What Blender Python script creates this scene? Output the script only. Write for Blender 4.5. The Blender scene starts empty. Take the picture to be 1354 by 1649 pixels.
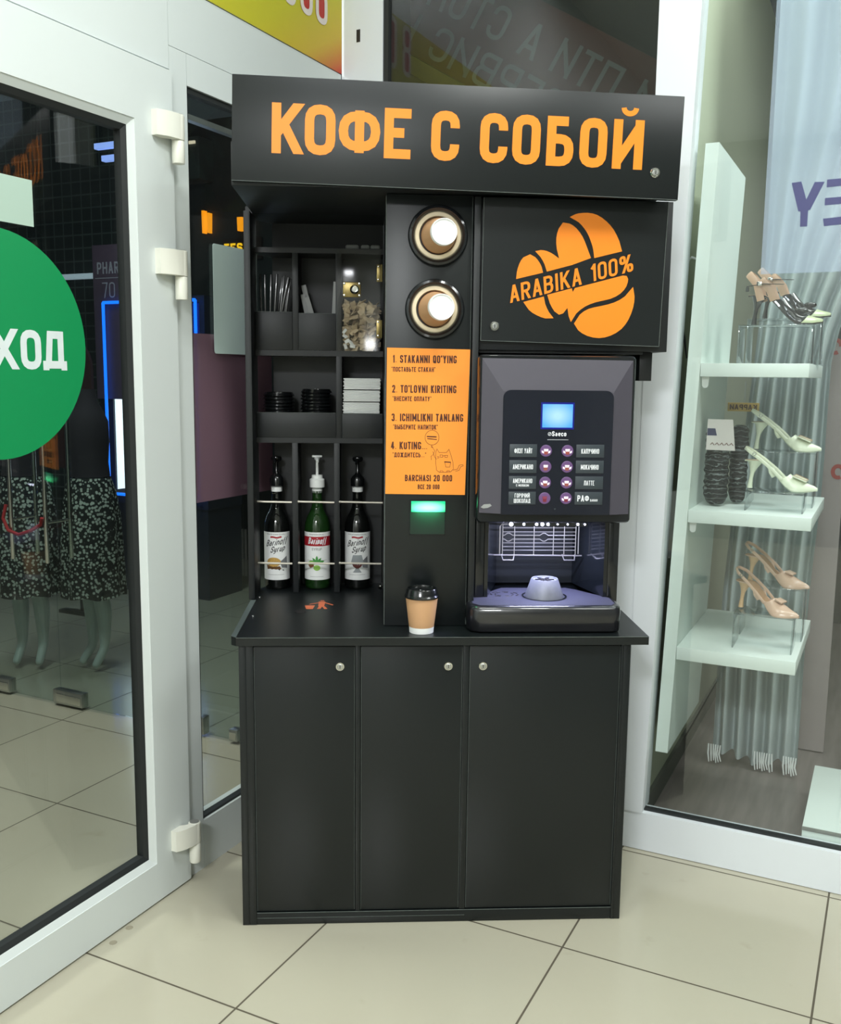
import bpy, bmesh, math, random
from mathutils import Vector, Matrix
from mathutils.geometry import tessellate_polygon
random.seed(7)
sc = bpy.context.scene
COL = sc.collection
PI = math.pi

# ------------------------------------------------------------------ camera
CAM = Vector((0.34585, -2.42309, 1.47862))
R_ = Vector((0.99873879, -0.04903481, 0.01079008))
U_ = Vector((-0.00372824, 0.14188503, 0.98987612))
F_ = Vector((0.05006934, 0.98866791, -0.14152327))
cam_data = bpy.data.cameras.new('camera')
cam = bpy.data.objects.new('camera', cam_data)
COL.objects.link(cam)
cam_data.sensor_fit = 'HORIZONTAL'
cam_data.sensor_width = 36.0
cam_data.lens = 36.0 * 1539.93 / 1354.0
cam_data.clip_start = 0.02
m3 = Matrix((R_, U_, -F_)).transposed()
cam.matrix_world = Matrix.Translation(CAM) @ m3.to_4x4()
sc.camera = cam

# ------------------------------------------------------------------ wall frame: u along shop front, v into the wall
CORNER = Vector((0.18955, 0.93832, 0))
DR = Vector((0.87478715, -0.48450743, 0))
DL = Vector((0.48450743, 0.87478715, 0))
WF = Matrix.Translation(CORNER) @ Matrix((DR, DL, Vector((0, 0, 1)))).transposed().to_4x4()
I4 = Matrix.Identity(4)

# ------------------------------------------------------------------ world, lamps, exposure
world = bpy.data.worlds.new('night'); sc.world = world; world.use_nodes = True
world.node_tree.nodes['Background'].inputs[0].default_value = (0.55, 0.66, 0.72, 1)
world.node_tree.nodes['Background'].inputs[1].default_value = 0.05
sc.view_settings.view_transform = 'Standard'
sc.view_settings.look = 'None'
sc.view_settings.gamma = 1
sc.view_settings.exposure = 0.06
def area(name, p, target, size, power, color=(0.93, 1.0, 0.97), frame=I4, size_y=None):
    d = bpy.data.lights.new(name, 'AREA'); d.energy = power; d.color = color
    d.shape = 'RECTANGLE'; d.size = size; d.size_y = size_y or size
    o = bpy.data.objects.new(name, d); COL.objects.link(o)
    p = frame @ Vector(p); t = frame @ Vector(target)
    o.location = p; o.rotation_euler = (t - p).to_track_quat('-Z', 'Y').to_euler()
    return o
LIGHTS = [
    # name, pos(world), target, size, size_y, power, colour
    ('ceiling_panel_light', (0.95, -1.35, 3.50), (0.95, -1.35, 0), 0.60, 0.60, 38, (0.97, 1.0, 0.97)),
    ('ceiling_panel_light', (-0.05, -0.95, 3.50), (-0.05, -0.95, 0), 0.60, 0.60, 18, (0.95, 0.98, 1.0)),
    ('ceiling_panel_light', (2.6, -1.6, 3.50), (2.6, -1.6, 0), 1.2, 0.6, 40, (0.97, 1.0, 0.98)),
    ('ceiling_panel_light', (-0.8, -4.8, 3.50), (-0.8, -4.8, 0), 0.85, 0.85, 230, (0.95, 0.97, 1.0)),
]
for n, p, t, sx_, sy, e, c in LIGHTS:
    area(n, p, t, sx_, e, c, size_y=sy)
# added fill lights brightening shop, hall and boutique behind the glass (wall frame)
area('shop_fill_light', (2.6, 0.45, 3.1), (1.9, 0.45, 0), 0.9, 30, (0.92, 1.0, 0.96), WF, 0.5)
area('shop_fill_light', (1.45, 0.60, 3.2), (1.30, 0.60, 0), 0.5, 12, (0.95, 1.0, 0.94), WF, 0.9)  # added to lift the dark wall strip beside the shelf upright
area('hall_fill_light', (-1.2, -1.0, 3.4), (-1.2, -1.0, 0), 0.6, 60, (0.97, 1.0, 0.93), WF, 0.6)
area('boutique_fill_light', (-1.5, 0.8, 3.4), (-1.8, 0.8, 0), 0.5, 16, (0.85, 0.95, 1.0), WF, 0.5)

# ------------------------------------------------------------------ materials
def lin(c):
    return tuple(((v / 255) / 12.92 if v / 255 <= 0.04045 else ((v / 255 + 0.055) / 1.055) ** 2.4) for v in c)
MATS = {}
def mat(name, rgb, rough=0.5, metal=0.0, var=0.08, scale=30.0, bump=0.0, bscale=200.0, spec=0.5, coat=0.0, emit=0.0, erg=None, trans=0.0, stretch=(1, 1, 1)):
    if name in MATS: return MATS[name]
    m = bpy.data.materials.new(name); m.use_nodes = True
    nt = m.node_tree; b = nt.nodes['Principled BSDF']
    c = lin(rgb)
    tc = nt.nodes.new('ShaderNodeTexCoord'); mp = nt.nodes.new('ShaderNodeMapping')
    mp.inputs['Scale'].default_value = stretch
    nt.links.new(tc.outputs['Object'], mp.inputs[0])
    nz = nt.nodes.new('ShaderNodeTexNoise'); nz.inputs['Scale'].default_value = scale; nz.inputs['Detail'].default_value = 4
    nt.links.new(mp.outputs[0], nz.inputs['Vector'])
    mx = nt.nodes.new('ShaderNodeMix'); mx.data_type = 'RGBA'
    lo = tuple(max(0, v * (1 - var)) for v in c); hi = tuple(min(1, v * (1 + var)) for v in c)
    mx.inputs[6].default_value = (*lo, 1); mx.inputs[7].default_value = (*hi, 1)
    nt.links.new(nz.outputs[0], mx.inputs[0])
    nt.links.new(mx.outputs[2], b.inputs['Base Color'])
    b.inputs['Roughness'].default_value = rough; b.inputs['Metallic'].default_value = metal
    b.inputs['Specular IOR Level'].default_value = spec
    b.inputs['Coat Weight'].default_value = coat; b.inputs['Coat Roughness'].default_value = 0.05
    b.inputs['Transmission Weight'].default_value = trans
    if emit:
        b.inputs['Emission Color'].default_value = (*lin(erg or rgb), 1); b.inputs['Emission Strength'].default_value = emit
    if bump:
        n2 = nt.nodes.new('ShaderNodeTexNoise'); n2.inputs['Scale'].default_value = bscale
        nt.links.new(mp.outputs[0], n2.inputs['Vector'])
        bp = nt.nodes.new('ShaderNodeBump'); bp.inputs['Strength'].default_value = bump; bp.inputs['Distance'].default_value = 0.001
        nt.links.new(n2.outputs[0], bp.inputs['Height']); nt.links.new(bp.outputs[0], b.inputs['Normal'])
    MATS[name] = m
    return m
def clear_mat(name, tint=(1, 1, 1), refl=0.06, rough=0.0, film=None, alpha=0.0, edge=0.5):
    """a see-through pane: tinted transparency, facing-dependent gloss, optional translucent film"""
    if name in MATS: return MATS[name]
    m = bpy.data.materials.new(name); m.use_nodes = True
    nt = m.node_tree; nt.nodes.clear()
    out = nt.nodes.new('ShaderNodeOutputMaterial')
    tr = nt.nodes.new('ShaderNodeBsdfTransparent'); tr.inputs[0].default_value = (*tint, 1)
    gl = nt.nodes.new('ShaderNodeBsdfGlossy'); gl.inputs['Roughness'].default_value = rough
    lw = nt.nodes.new('ShaderNodeLayerWeight'); lw.inputs[0].default_value = 0.5
    rp = nt.nodes.new('ShaderNodeMapRange')
    pw = nt.nodes.new('ShaderNodeMath'); pw.operation = 'POWER'; pw.inputs[1].default_value = 4
    nt.links.new(lw.outputs['Facing'], pw.inputs[0]); nt.links.new(pw.outputs[0], rp.inputs[0])
    rp.inputs[3].default_value = refl; rp.inputs[4].default_value = refl + edge
    mx = nt.nodes.new('ShaderNodeMixShader')
    nt.links.new(rp.outputs[0], mx.inputs[0])
    base = tr
    if film:
        df = nt.nodes.new('ShaderNodeBsdfDiffuse'); df.inputs[0].default_value = (*lin(film), 1)
        m2 = nt.nodes.new('ShaderNodeMixShader'); m2.inputs[0].default_value = alpha
        nt.links.new(tr.outputs[0], m2.inputs[1]); nt.links.new(df.outputs[0], m2.inputs[2]); base = m2
    nt.links.new(base.outputs[0], mx.inputs[1]); nt.links.new(gl.outputs[0], mx.inputs[2])
    nt.links.new(mx.outputs[0], out.inputs[0])
    MATS[name] = m
    return m

M_BLACK = mat('black_laminate', (17, 22, 23), 0.36, var=0.12, scale=60, bump=0.04, bscale=900, spec=0.42)
M_BLACKIN = mat('black_laminate_inner', (20, 24, 26), 0.5, var=0.12, scale=50, bump=0.04, bscale=700)
M_EDGE = mat('scuffed_edge', (96, 104, 100), 0.6, var=0.5, scale=90)
M_ORANGE = mat('orange_vinyl', (240, 134, 20), 0.45, var=0.04, scale=8)
M_PLACARD = mat('orange_print', (250, 150, 50), 0.5, var=0.04, scale=8)
M_INK = mat('brown_ink', (74, 32, 12), 0.6)
M_CHROME = mat('chrome', (215, 215, 210), 0.12, 1.0, var=0.03)
M_STEEL = mat('brushed_steel', (190, 192, 190), 0.35, 1.0, var=0.1, scale=40)
M_BRASS = mat('old_brass', (140, 124, 80), 0.35, 1.0, var=0.3, scale=120)
M_DARKMETAL = mat('dark_metal', (40, 38, 34), 0.3, 1.0)
M_UPVC = mat('white_plastic_frame', (214, 221, 219), 0.35, var=0.02, scale=3)
M_UPVC2 = mat('white_metal_frame', (224, 230, 234), 0.4, var=0.03, scale=4)
M_GASKET = mat('black_rubber', (30, 34, 34), 0.6)
M_HINGE = mat('cream_hinge', (228, 228, 216), 0.35, var=0.02)
M_GLOSSBLK = mat('gloss_black_plastic', (20, 23, 26), 0.14, var=0.05, coat=0.3)
M_SATBLK = mat('satin_black_plastic', (27, 30, 32), 0.35, var=0.08)
M_TRAY = mat('tray_plastic', (20, 21, 26), 0.34, var=0.1, scale=80, coat=0.8)
M_GREYPL = mat('warm_grey_plastic', (70, 67, 77), 0.5, var=0.03, bump=0.1, bscale=1200)
M_PANEL = mat('menu_panel_black', (20, 24, 36), 0.2, coat=0.3)
M_LABELGREY = mat('menu_label_grey', (52, 60, 66), 0.45)
M_WHITEINK = mat('white_print', (235, 238, 242), 0.5)
M_KRAFT = mat('kraft_paper', (196, 152, 110), 0.7, var=0.06, scale=20)
M_CREAM = mat('cream_plastic', (222, 208, 178), 0.4, var=0.03)
M_WHITE = mat('white_paper', (240, 242, 240), 0.6, var=0.02)
M_WHITEPL = mat('white_plastic', (235, 238, 236), 0.3, var=0.02)
M_LIDBLK = mat('black_lid_plastic', (16, 18, 19), 0.22, coat=0.3)
M_SUGAR = mat('brown_sachet_paper', (206, 186, 154), 0.65, var=0.25, scale=25)
M_GLASSBLK = mat('dark_bottle_glass', (14, 16, 15), 0.06, var=0.05, coat=0.6)
M_GLASSGRN = mat('green_bottle_glass', (24, 52, 20), 0.05, var=0.1, coat=0.6)
M_RED = mat('red_print', (168, 30, 42), 0.5)
M_BLKINK = mat('black_print', (28, 26, 28), 0.5)
M_GREENDISC = mat('green_vinyl', (0, 142, 80), 0.5, var=0.02, scale=3)
M_DISCTEXT = mat('pale_vinyl', (222, 232, 232), 0.5)
M_STICKER = mat('pale_green_sticker', (176, 200, 186), 0.6, var=0.04, scale=4)
M_STICKER2 = mat('grey_green_sticker', (192, 212, 208), 0.6, var=0.06, scale=6)
M_PINK = clear_mat('pink_translucent_film', (0.55, 0.45, 0.5), 0.03, film=(158, 122, 138), alpha=0.75, edge=0.2)
M_SHELFW = mat('white_shelf_board', (230, 240, 234), 0.45, var=0.02, scale=5)
M_SHOPWALL = mat('beige_green_plaster', (176, 182, 160), 0.8, var=0.05, scale=3)
M_DARKWALL = mat('dark_wall', (48, 52, 50), 0.8, var=0.15, scale=2)
M_GLASS = clear_mat('clear_glass', (0.95, 0.97, 0.965), 0.05, edge=0.75)
M_GLASS2 = clear_mat('grey_green_glass', (0.84, 0.895, 0.885), 0.06, edge=0.6)
M_GLASSD = clear_mat('smoky_glass', (0.75, 0.78, 0.77), 0.06, edge=0.6)
M_ACRYL = clear_mat('clear_acrylic', (0.9, 0.94, 0.95), 0.12, edge=0.7)
M_ACRYLD = clear_mat('smoked_acrylic', (0.93, 0.93, 0.92), 0.025, rough=0.12, edge=0.4)
M_FILM = clear_mat('pale_window_film', (0.9, 0.93, 0.97), 0.03, film=(190, 205, 220), alpha=0.28, edge=0.3)

# ------------------------------------------------------------------ builders
WORLD = {}      # object name -> world matrix of things
def tag(o, label=None, cat=None, group=None, kind=None):
    if label: o['label'] = label
    if cat: o['category'] = cat
    if group: o['group'] = group
    if kind: o['kind'] = kind
    return o
def thing(name, label=None, cat=None, loc=(0, 0, 0), rz=0.0, group=None, frame=I4, kind=None):
    o = bpy.data.objects.new(name, None); COL.objects.link(o)
    o.empty_display_size = 0.05
    m = frame @ Matrix.Translation(Vector(loc)) @ Matrix.Rotation(rz, 4, 'Z')
    o.matrix_world = m
    WORLD[o.name] = m.copy()
    return tag(o, label, cat, group, kind)
class MB:
    def __init__(s, frame=I4):
        s.bm = bmesh.new(); s.f = frame
    def V(s, p): return s.bm.verts.new(Vector(p))
    def face(s, vs):
        try: return s.bm.faces.new(vs)
        except ValueError: return None
    def poly(s, pts): s.face([s.V(p) for p in pts]); return s
    def box(s, x0, x1, y0, y1, z0, z1, bev=0.0, mtx=None, seg=2):
        vs = [s.V((x, y, z)) for x in (x0, x1) for y in (y0, y1) for z in (z0, z1)]
        q = [(0, 1, 3, 2), (4, 6, 7, 5), (0, 4, 5, 1), (2, 3, 7, 6), (0, 2, 6, 4), (1, 5, 7, 3)]
        fs = [s.bm.faces.new([vs[i] for i in f]) for f in q]
        if mtx is not None:
            for v in vs: v.co = mtx @ v.co
        if bev:
            es = list({e for f in fs for e in f.edges})
            bmesh.ops.bevel(s.bm, geom=es, offset=bev, segments=seg, affect='EDGES', profile=0.5)
        return s
    def prism(s, pts, fn, d0, d1):
        a = [s.V(fn(p[0], p[1], d0)) for p in pts]; b = [s.V(fn(p[0], p[1], d1)) for p in pts]
        s.face(a); s.face(b[::-1]); n = len(pts)
        for i in range(n): s.face([a[i], b[i], b[(i + 1) % n], a[(i + 1) % n]])
        return s
    def loft(s, rings, cap=True, closed=True):
        R = [[s.V(p) for p in r] for r in rings]; n = len(R[0])
        for a, b in zip(R[:-1], R[1:]):
            for i in range(n if closed else n - 1):
                s.face([a[i], a[(i + 1) % n], b[(i + 1) % n], b[i]])
        if cap: s.face(R[0][::-1]); s.face(R[-1])
        return s
    def lathe(s, prof, o=(0, 0, 0), n=28, axis=None, cap=True):
        o = Vector(o)
        if axis is None: X, Y, Z = Vector((1, 0, 0)), Vector((0, 1, 0)), Vector((0, 0, 1))
        else:
            Z = Vector(axis).normalized(); X = Z.orthogonal().normalized(); Y = Z.cross(X)
        rings = [[o + Z * z + (X * math.cos(2 * PI * i / n) + Y * math.sin(2 * PI * i / n)) * max(r, 1e-5) for i in range(n)] for r, z in prof]
        return s.loft(rings, cap)
    def torus(s, o, R, r, axis=(0, 1, 0), n=40, k=12):
        o = Vector(o); Z = Vector(axis).normalized(); X = Z.orthogonal().normalized(); Y = Z.cross(X)
        rings = []
        for i in range(n + 1):
            a = 2 * PI * i / n; d = X * math.cos(a) + Y * math.sin(a)
            rings.append([o + d * (R + r * math.cos(2 * PI * j / k)) + Z * r * math.sin(2 * PI * j / k) for j in range(k)])
        return s.loft(rings, False)
    def tube(s, pts, r, n=8, flat=1.0, up=None):
        pts = [Vector(p) for p in pts]; rings = []
        prev = None
        for i, p in enumerate(pts):
            t = (pts[min(i + 1, len(pts) - 1)] - pts[max(i - 1, 0)]).normalized()
            if up is not None:
                x = t.cross(Vector(up)); x = x.normalized() if x.length > 1e-4 else t.orthogonal().normalized()
            elif prev is None: x = t.orthogonal().normalized()
            else:
                x = prev - t * prev.dot(t); x = x.normalized() if x.length > 1e-5 else t.orthogonal().normalized()
            prev = x; y = t.cross(x)
            rr = r[i] if isinstance(r, (list, tuple)) else r
            rings.append([p + x * math.cos(2 * PI * k / n) * rr + y * math.sin(2 * PI * k / n) * rr * flat for k in range(n)])
        return s.loft(rings)
    def sphere(s, o, r, sc3=(1, 1, 1), n=14):
        o = Vector(o)
        prof = [(math.sin(PI * i / n), -math.cos(PI * i / n)) for i in range(n + 1)]
        rings = [[o + Vector((math.cos(2 * PI * k / (2 * n)) * a * r * sc3[0], math.sin(2 * PI * k / (2 * n)) * a * r * sc3[1], b * r * sc3[2])) for k in range(2 * n)] for a, b in [(max(a, 1e-4), b) for a, b in prof]]
        return s.loft(rings)
    def build(s, name, m, parent=None, smooth=35, label=None, cat=None, group=None, kind=None, origin=None):
        bm = s.bm
        bmesh.ops.remove_doubles(bm, verts=bm.verts, dist=1e-6)
        bmesh.ops.recalc_face_normals(bm, faces=bm.faces)
        for v in bm.verts: v.co = s.f @ v.co
        if parent is not None:
            wm = WORLD[parent.name]; inv = wm.inverted()
        else:
            if origin is None:
                cs = [v.co for v in bm.verts]
                mn = [min(c[i] for c in cs) for i in range(3)]; mx = [max(c[i] for c in cs) for i in range(3)]
                origin = Vector(((mn[0] + mx[0]) / 2, (mn[1] + mx[1]) / 2, mn[2]))
            wm = Matrix.Translation(origin) @ s.f.to_3x3().to_4x4(); inv = wm.inverted()
        for v in bm.verts: v.co = inv @ v.co
        me = bpy.data.meshes.new(name); bm.to_mesh(me); bm.free()
        if smooth:
            for p in me.polygons: p.use_smooth = True
            me.set_sharp_from_angle(angle=math.radians(smooth))
        me.materials.append(m)
        o = bpy.data.objects.new(name, me); COL.objects.link(o)
        if parent is not None:
            o.parent = parent
        else:
            o.matrix_world = wm
        WORLD[o.name] = wm.copy()
        return tag(o, label, cat, group, kind)
def copy_tree(o, m=None, label=None, parent=None):
    c = o.copy(); COL.objects.link(c)
    if parent is not None: c.parent = parent
    if m is not None: c.matrix_world = m
    if label: c['label'] = label
    for ch in list(o.children):
        k = ch.copy(); COL.objects.link(k); k.parent = c
        for g in list(ch.children):
            q = g.copy(); COL.objects.link(q); q.parent = k
    return c
def struct(mb, name, m, parent=None, smooth=35):
    return mb.build(name, m, parent, smooth, kind=None if parent else 'structure')

# ------------------------------------------------------------------ stroke lettering
# glyph: (width, [(rounded?, points...)])  points in 0..1 of the centre-line box
def _o(*p): return (True, list(p))
def _l(*p): return (False, list(p))
RECT = [(0.5, 1), (1, 1), (1, 0), (0, 0), (0, 1), (0.5, 1)]
G = {
 'A': (.56, [_l((0, 0), (.5, 1)), _l((.5, 1), (1, 0)), _l((.2, .27), (.8, .27))]),
 'B': (.54, [_l((0, 0), (0, 1)), _o((0, 1), (.95, 1), (.95, .53), (0, .53)), _o((0, .53), (1, .53), (1, 0), (0, 0))]),
 'Б': (.54, [_l((.92, 1), (0, 1), (0, 0)), _o((0, 0), (1, 0), (1, .56), (0, .56))]),
 'C': (.54, [_o((1, .7), (1, 1), (0, 1), (0, 0), (1, 0), (1, .3))]),
 'D': (.54, [_l((0, 0), (0, 1)), _o((0, 1), (1, 1), (1, 0), (0, 0))]),
 'Г': (.46, [_l((0, 0), (0, 1), (1, 1))]),
 'Д': (.64, [_l((0, -.14), (0, .04), (1, .04), (1, -.14)), _l((.14, .04), (.26, 1), (.84, 1), (.84, .04))]),
 'E': (.48, [_l((1, 1), (0, 1), (0, 0), (1, 0)), _l((0, .52), (.88, .52))]),
 'F': (.46, [_l((1, 1), (0, 1), (0, 0)), _l((0, .52), (.85, .52))]),
 'Э': (.54, [_o((0, .75), (0, 1), (1, 1), (1, 0), (0, 0), (0, .25)), _l((.3, .5), (1, .5))]),
 'Ж': (.8, [_l((.5, 0), (.5, 1)), _l((0, 1), (.45, .5)), _l((.45, .5), (0, 0)), _l((1, 1), (.55, .5)), _l((.55, .5), (1, 0))]),
 'З': (.52, [_o((0, .75), (0, 1), (1, 1), (1, .53), (.4, .53)), _o((.4, .53), (1, .53), (1, 0), (0, 0), (0, .25))]),
 'G': (.54, [_o((1, .72), (1, 1), (0, 1), (0, 0), (1, 0), (1, .45), (.55, .45))]),
 'H': (.56, [_l((0, 0), (0, 1)), _l((1, 0), (1, 1)), _l((0, .5), (1, .5))]),
 'И': (.58, [_l((0, 1), (0, 0)), _l((0, .05), (1, .95)), _l((1, 0), (1, 1))]),
 'Й': (.58, [_l((0, 1), (0, 0)), _l((0, .05), (1, .95)), _l((1, 0), (1, 1)), _o((.22, 1.24), (.22, 1.14), (.78, 1.14), (.78, 1.24))]),
 'I': (.2, [_l((.5, 0), (.5, 1))]),
 'J': (.4, [_o((1, 1), (1, 0), (0, 0), (0, .2))]),
 'K': (.56, [_l((0, 0), (0, 1)), _l((.05, .4), (1, 1)), _l((.35, .58), (1, 0))]),
 'L': (.44, [_l((0, 1), (0, 0), (1, 0))]),
 'Л': (.56, [_l((.2, 1), (1, 1), (1, 0)), _l((0, 0), (.22, 1))]),
 'M': (.7, [_l((0, 0), (0, 1)), _l((0, .98), (.5, .2)), _l((.5, .2), (1, .98)), _l((1, 1), (1, 0))]),
 'N': (.58, [_l((0, 0), (0, 1)), _l((0, .95), (1, .05)), _l((1, 1), (1, 0))]),
 'O': (.54, [(True, RECT)]),
 'П': (.56, [_l((0, 0), (0, 1), (1, 1), (1, 0))]),
 'P': (.52, [_l((0, 0), (0, 1)), _o((0, 1), (1, 1), (1, .45), (0, .45))]),
 'Q': (.54, [(True, RECT), _l((.55, .28), (1.12, -.1))]),
 'R': (.54, [_l((0, 0), (0, 1)), _o((0, 1), (1, 1), (1, .48), (0, .48)), _l((.5, .48), (1, 0))]),
 'S': (.52, [_o((1, .74), (1, 1), (0, 1), (0, .55), (.5, .5)), _o((.5, .5), (1, .45), (1, 0), (0, 0), (0, .26))]),
 'T': (.5, [_l((0, 1), (1, 1)), _l((.5, 1), (.5, 0))]),
 'У': (.56, [_l((0, 1), (.52, .35)), _l((1, 1), (.5, .35)), _o((.52, .35), (.4, 0), (.05, 0))]),
 'U': (.54, [_o((0, 1), (0, 0), (1, 0), (1, 1))]),
 'V': (.56, [_l((0, 1), (.5, 0)), _l((.5, 0), (1, 1))]),
 'Y': (.58, [_l((0, 1), (.5, .42)), _l((1, 1), (.5, .42)), _l((.5, .5), (.5, 0))]),
 'Ф': (.72, [_o((.5, .88), (1, .88), (1, .14), (0, .14), (0, .88), (.5, .88)), _l((.5, -.02), (.5, 1.02))]),
 'X': (.58, [_l((0, 0), (1, 1)), _l((0, 1), (1, 0))]),
 'Ч': (.52, [_o((0, 1), (0, .45), (1, .45)), _l((1, 1), (1, 0))]),
 'Ш': (.74, [_l((0, 1), (0, 0), (1, 0), (1, 1)), _l((.5, 0), (.5, 1))]),
 'Ы': (.72, [_l((0, 1), (0, 0)), _o((0, 0), (.6, 0), (.6, .55), (0, .55)), _l((1, 1), (1, 0))]),
 'Ь': (.52, [_l((0, 1), (0, 0)), _o((0, 0), (1, 0), (1, .55), (0, .55))]),
 'Я': (.54, [_l((1, 0), (1, 1)), _o((1, 1), (0, 1), (0, .48), (1, .48)), _l((.5, .48), (0, 0))]),
 '0': (.52, [(True, RECT)]),
 '1': (.32, [_l((1, 0), (1, 1)), _l((.9, .98), (0, .75))]),
 '2': (.5, [_o((0, .72), (0, 1), (1, 1), (1, .55)), _l((1, .6), (0, .02)), _l((0, 0), (1, 0))]),
 '3': (.5, [_o((0, .78), (0, 1), (1, 1), (1, .53), (.4, .53)), _o((.4, .53), (1, .53), (1, 0), (0, 0), (0, .24))]),
 '4': (.54, [_l((.7, 0), (.7, 1)), _l((.65, 1), (0, .28)), _l((0, .25), (1, .25))]),
 '7': (.5, [_l((0, 1), (1, 1)), _l((1, 1), (.35, 0))]),
 '8': (.52, [(True, [(.5, 1), (1, 1), (1, .53), (0, .53), (0, 1), (.5, 1)]), (True, [(.5, .53), (1, .53), (1, 0), (0, 0), (0, .53), (.5, .53)])]),
 '%': (.8, [(True, [(.2, 1), (.36, 1), (.36, .6), (0, .6), (0, 1), (.2, 1)]), (True, [(.8, .4), (1, .4), (1, 0), (.64, 0), (.64, .4), (.8, .4)]), _l((.2, 0), (.8, 1))]),
 '.': (.18, [_l((.5, -.02), (.5, .06))]),
 "'": (.18, [_l((.5, .8), (.5, 1))]),
 '"': (.26, [_l((.2, .85), (.2, 1)), _l((.8, .85), (.8, 1))]),
 ' ': (.3, []),
 # lower case
 'a': (.46, [_o((0, .66), (.9, .66), (.9, 0)), _o((.9, .4), (0, .4), (0, 0), (.9, 0))]),
 'e': (.48, [_o((0, .33), (1, .33), (1, .66), (0, .66), (0, 0), (1, 0))]),
 'c': (.42, [_o((1, .5), (1, .66), (0, .66), (0, 0), (1, 0), (1, .15))]),
 'o': (.48, [(True, [(.5, .66), (1, .66), (1, 0), (0, 0), (0, .66), (.5, .66)])]),
 'r': (.34, [_l((0, 0), (0, .66)), _o((0, .5), (.2, .66), (1, .66))]),
 'i': (.16, [_l((.5, 0), (.5, .66)), _l((.5, .85), (.5, .97))]),
 'n': (.46, [_l((0, 0), (0, .66)), _o((0, .66), (1, .66), (1, 0))]),
 'f': (.34, [_o((.3, -.25), (.3, 1), (1, 1)), _l((0, .62), (.8, .62))]),
 'y': (.44, [_o((0, .66), (0, .1), (.9, .1), (.9, .66)), _o((.9, .66), (.9, -.3), (0, -.3))]),
 'u': (.46, [_o((0, .66), (0, 0), (.9, 0), (.9, .66)), _l((.9, .66), (1, 0))]),
 'p': (.46, [_l((0, .66), (0, -.3)), _o((0, .66), (1, .66), (1, 0), (0, 0))]),
}
ALIAS = dict(zip('АВЕКМНОРСТХ', 'ABEKMHOPCTX'))
def _round(pts, r, k=4):
    closed = (Vector(pts[0]) - Vector(pts[-1])).length < 1e-6
    P = [Vector(p) for p in pts]; out = [P[0]]
    for i in range(1, len(P) - 1):
        a, b, c = P[i - 1], P[i], P[i + 1]
        la, lc = (a - b).length, (c - b).length
        if la < 1e-6 or lc < 1e-6: continue
        rr = min(r, la * 0.98 if i == 1 else la / 2, lc * 0.98 if i == len(P) - 2 else lc / 2)
        p0 = b + (a - b) / la * rr; p1 = b + (c - b) / lc * rr
        for j in range(k + 1):
            t = j / k; out.append(p0 * (1 - t) ** 2 + b * 2 * t * (1 - t) + p1 * t * t)
    out.append(P[-1]); return out
def ribbon(pts, t, hcut=(False, False)):
    """quads of a thick polyline (mitred)"""
    P = [Vector((p[0], p[1])) for p in pts]; Q = [P[0]]
    for p in P[1:]:
        if (p - Q[-1]).length > 1e-6: Q.append(p)
    P = Q; n = len(P)
    if n < 2: return []
    closed = n > 3 and (P[0] - P[-1]).length < 1e-6
    L = []
    for i in range(n):
        d0 = (P[i] - P[i - 1]).normalized() if i else None
        d1 = (P[i + 1] - P[i]).normalized() if i < n - 1 else None
        if closed and i == 0: d0 = (P[0] - P[-2]).normalized()
        if closed and i == n - 1: d1 = (P[1] - P[0]).normalized()
        if d0 is None: d0 = d1
        if d1 is None: d1 = d0
        n0 = Vector((-d0.y, d0.x)); n1 = Vector((-d1.y, d1.x)); m = n0 + n1
        m = m.normalized() if m.length > 1e-4 else n0
        k = t / 2 / max(m.dot(n0), 0.4)
        off = m * k
        if (i == 0 and hcut[0]) or (i == n - 1 and hcut[1]):
            d = d1 if i == 0 else d0
            off = Vector((math.copysign(t / 2 / max(abs(d.y), .3), n0.x), 0))
        L.append((P[i] + off, P[i] - off))
    return [[L[i][0], L[i][1], L[i + 1][1], L[i + 1][0]] for i in range(n - 1)]
def glyph(ch, x, h, t, wscale=1.0, width=None):
    ch = ALIAS.get(ch, ch)
    if ch not in G: return [], 0.3 * h
    w, strokes = G[ch]
    W = width if width is not None else w * h * wscale
    W = max(W, t)
    quads = []
    for rnd, pts in strokes:
        q = [(x + t / 2 + p[0] * (W - t), t / 2 + p[1] * (h - t)) for p in pts]
        hc = [False, False]
        if len(pts) == 2 and abs(q[0][0] - q[1][0]) > 1e-6 and abs(q[0][1] - q[1][1]) > 1e-6:
            q = [list(a) for a in q]
            for e in (0, 1):
                if pts[e][1] == 0: q[e][1] = 0; hc[e] = True
                if pts[e][1] == 1: q[e][1] = h; hc[e] = True
        elif not rnd:
            # run the free ends out to the letter's edge
            q = [list(a) for a in q]
            for e, o in ((0, 1), (-1, -2)):
                for ax in (0, 1):
                    if abs(q[e][1 - ax] - q[o][1 - ax]) < 1e-6 and pts[e][ax] in (0, 1):
                        q[e][ax] += math.copysign(t / 2, q[e][ax] - q[o][ax])
        else:
            q = [tuple(a) for a in q]
            q = _round(q, 0.30 * h if max(p[1] for p in pts) - min(p[1] for p in pts) > .6 else 0.2 * h)
            if pts[0] != pts[-1]:
                q = [Vector(a) for a in q]
        quads += ribbon(q, t, hc)
    return quads, W
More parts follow.
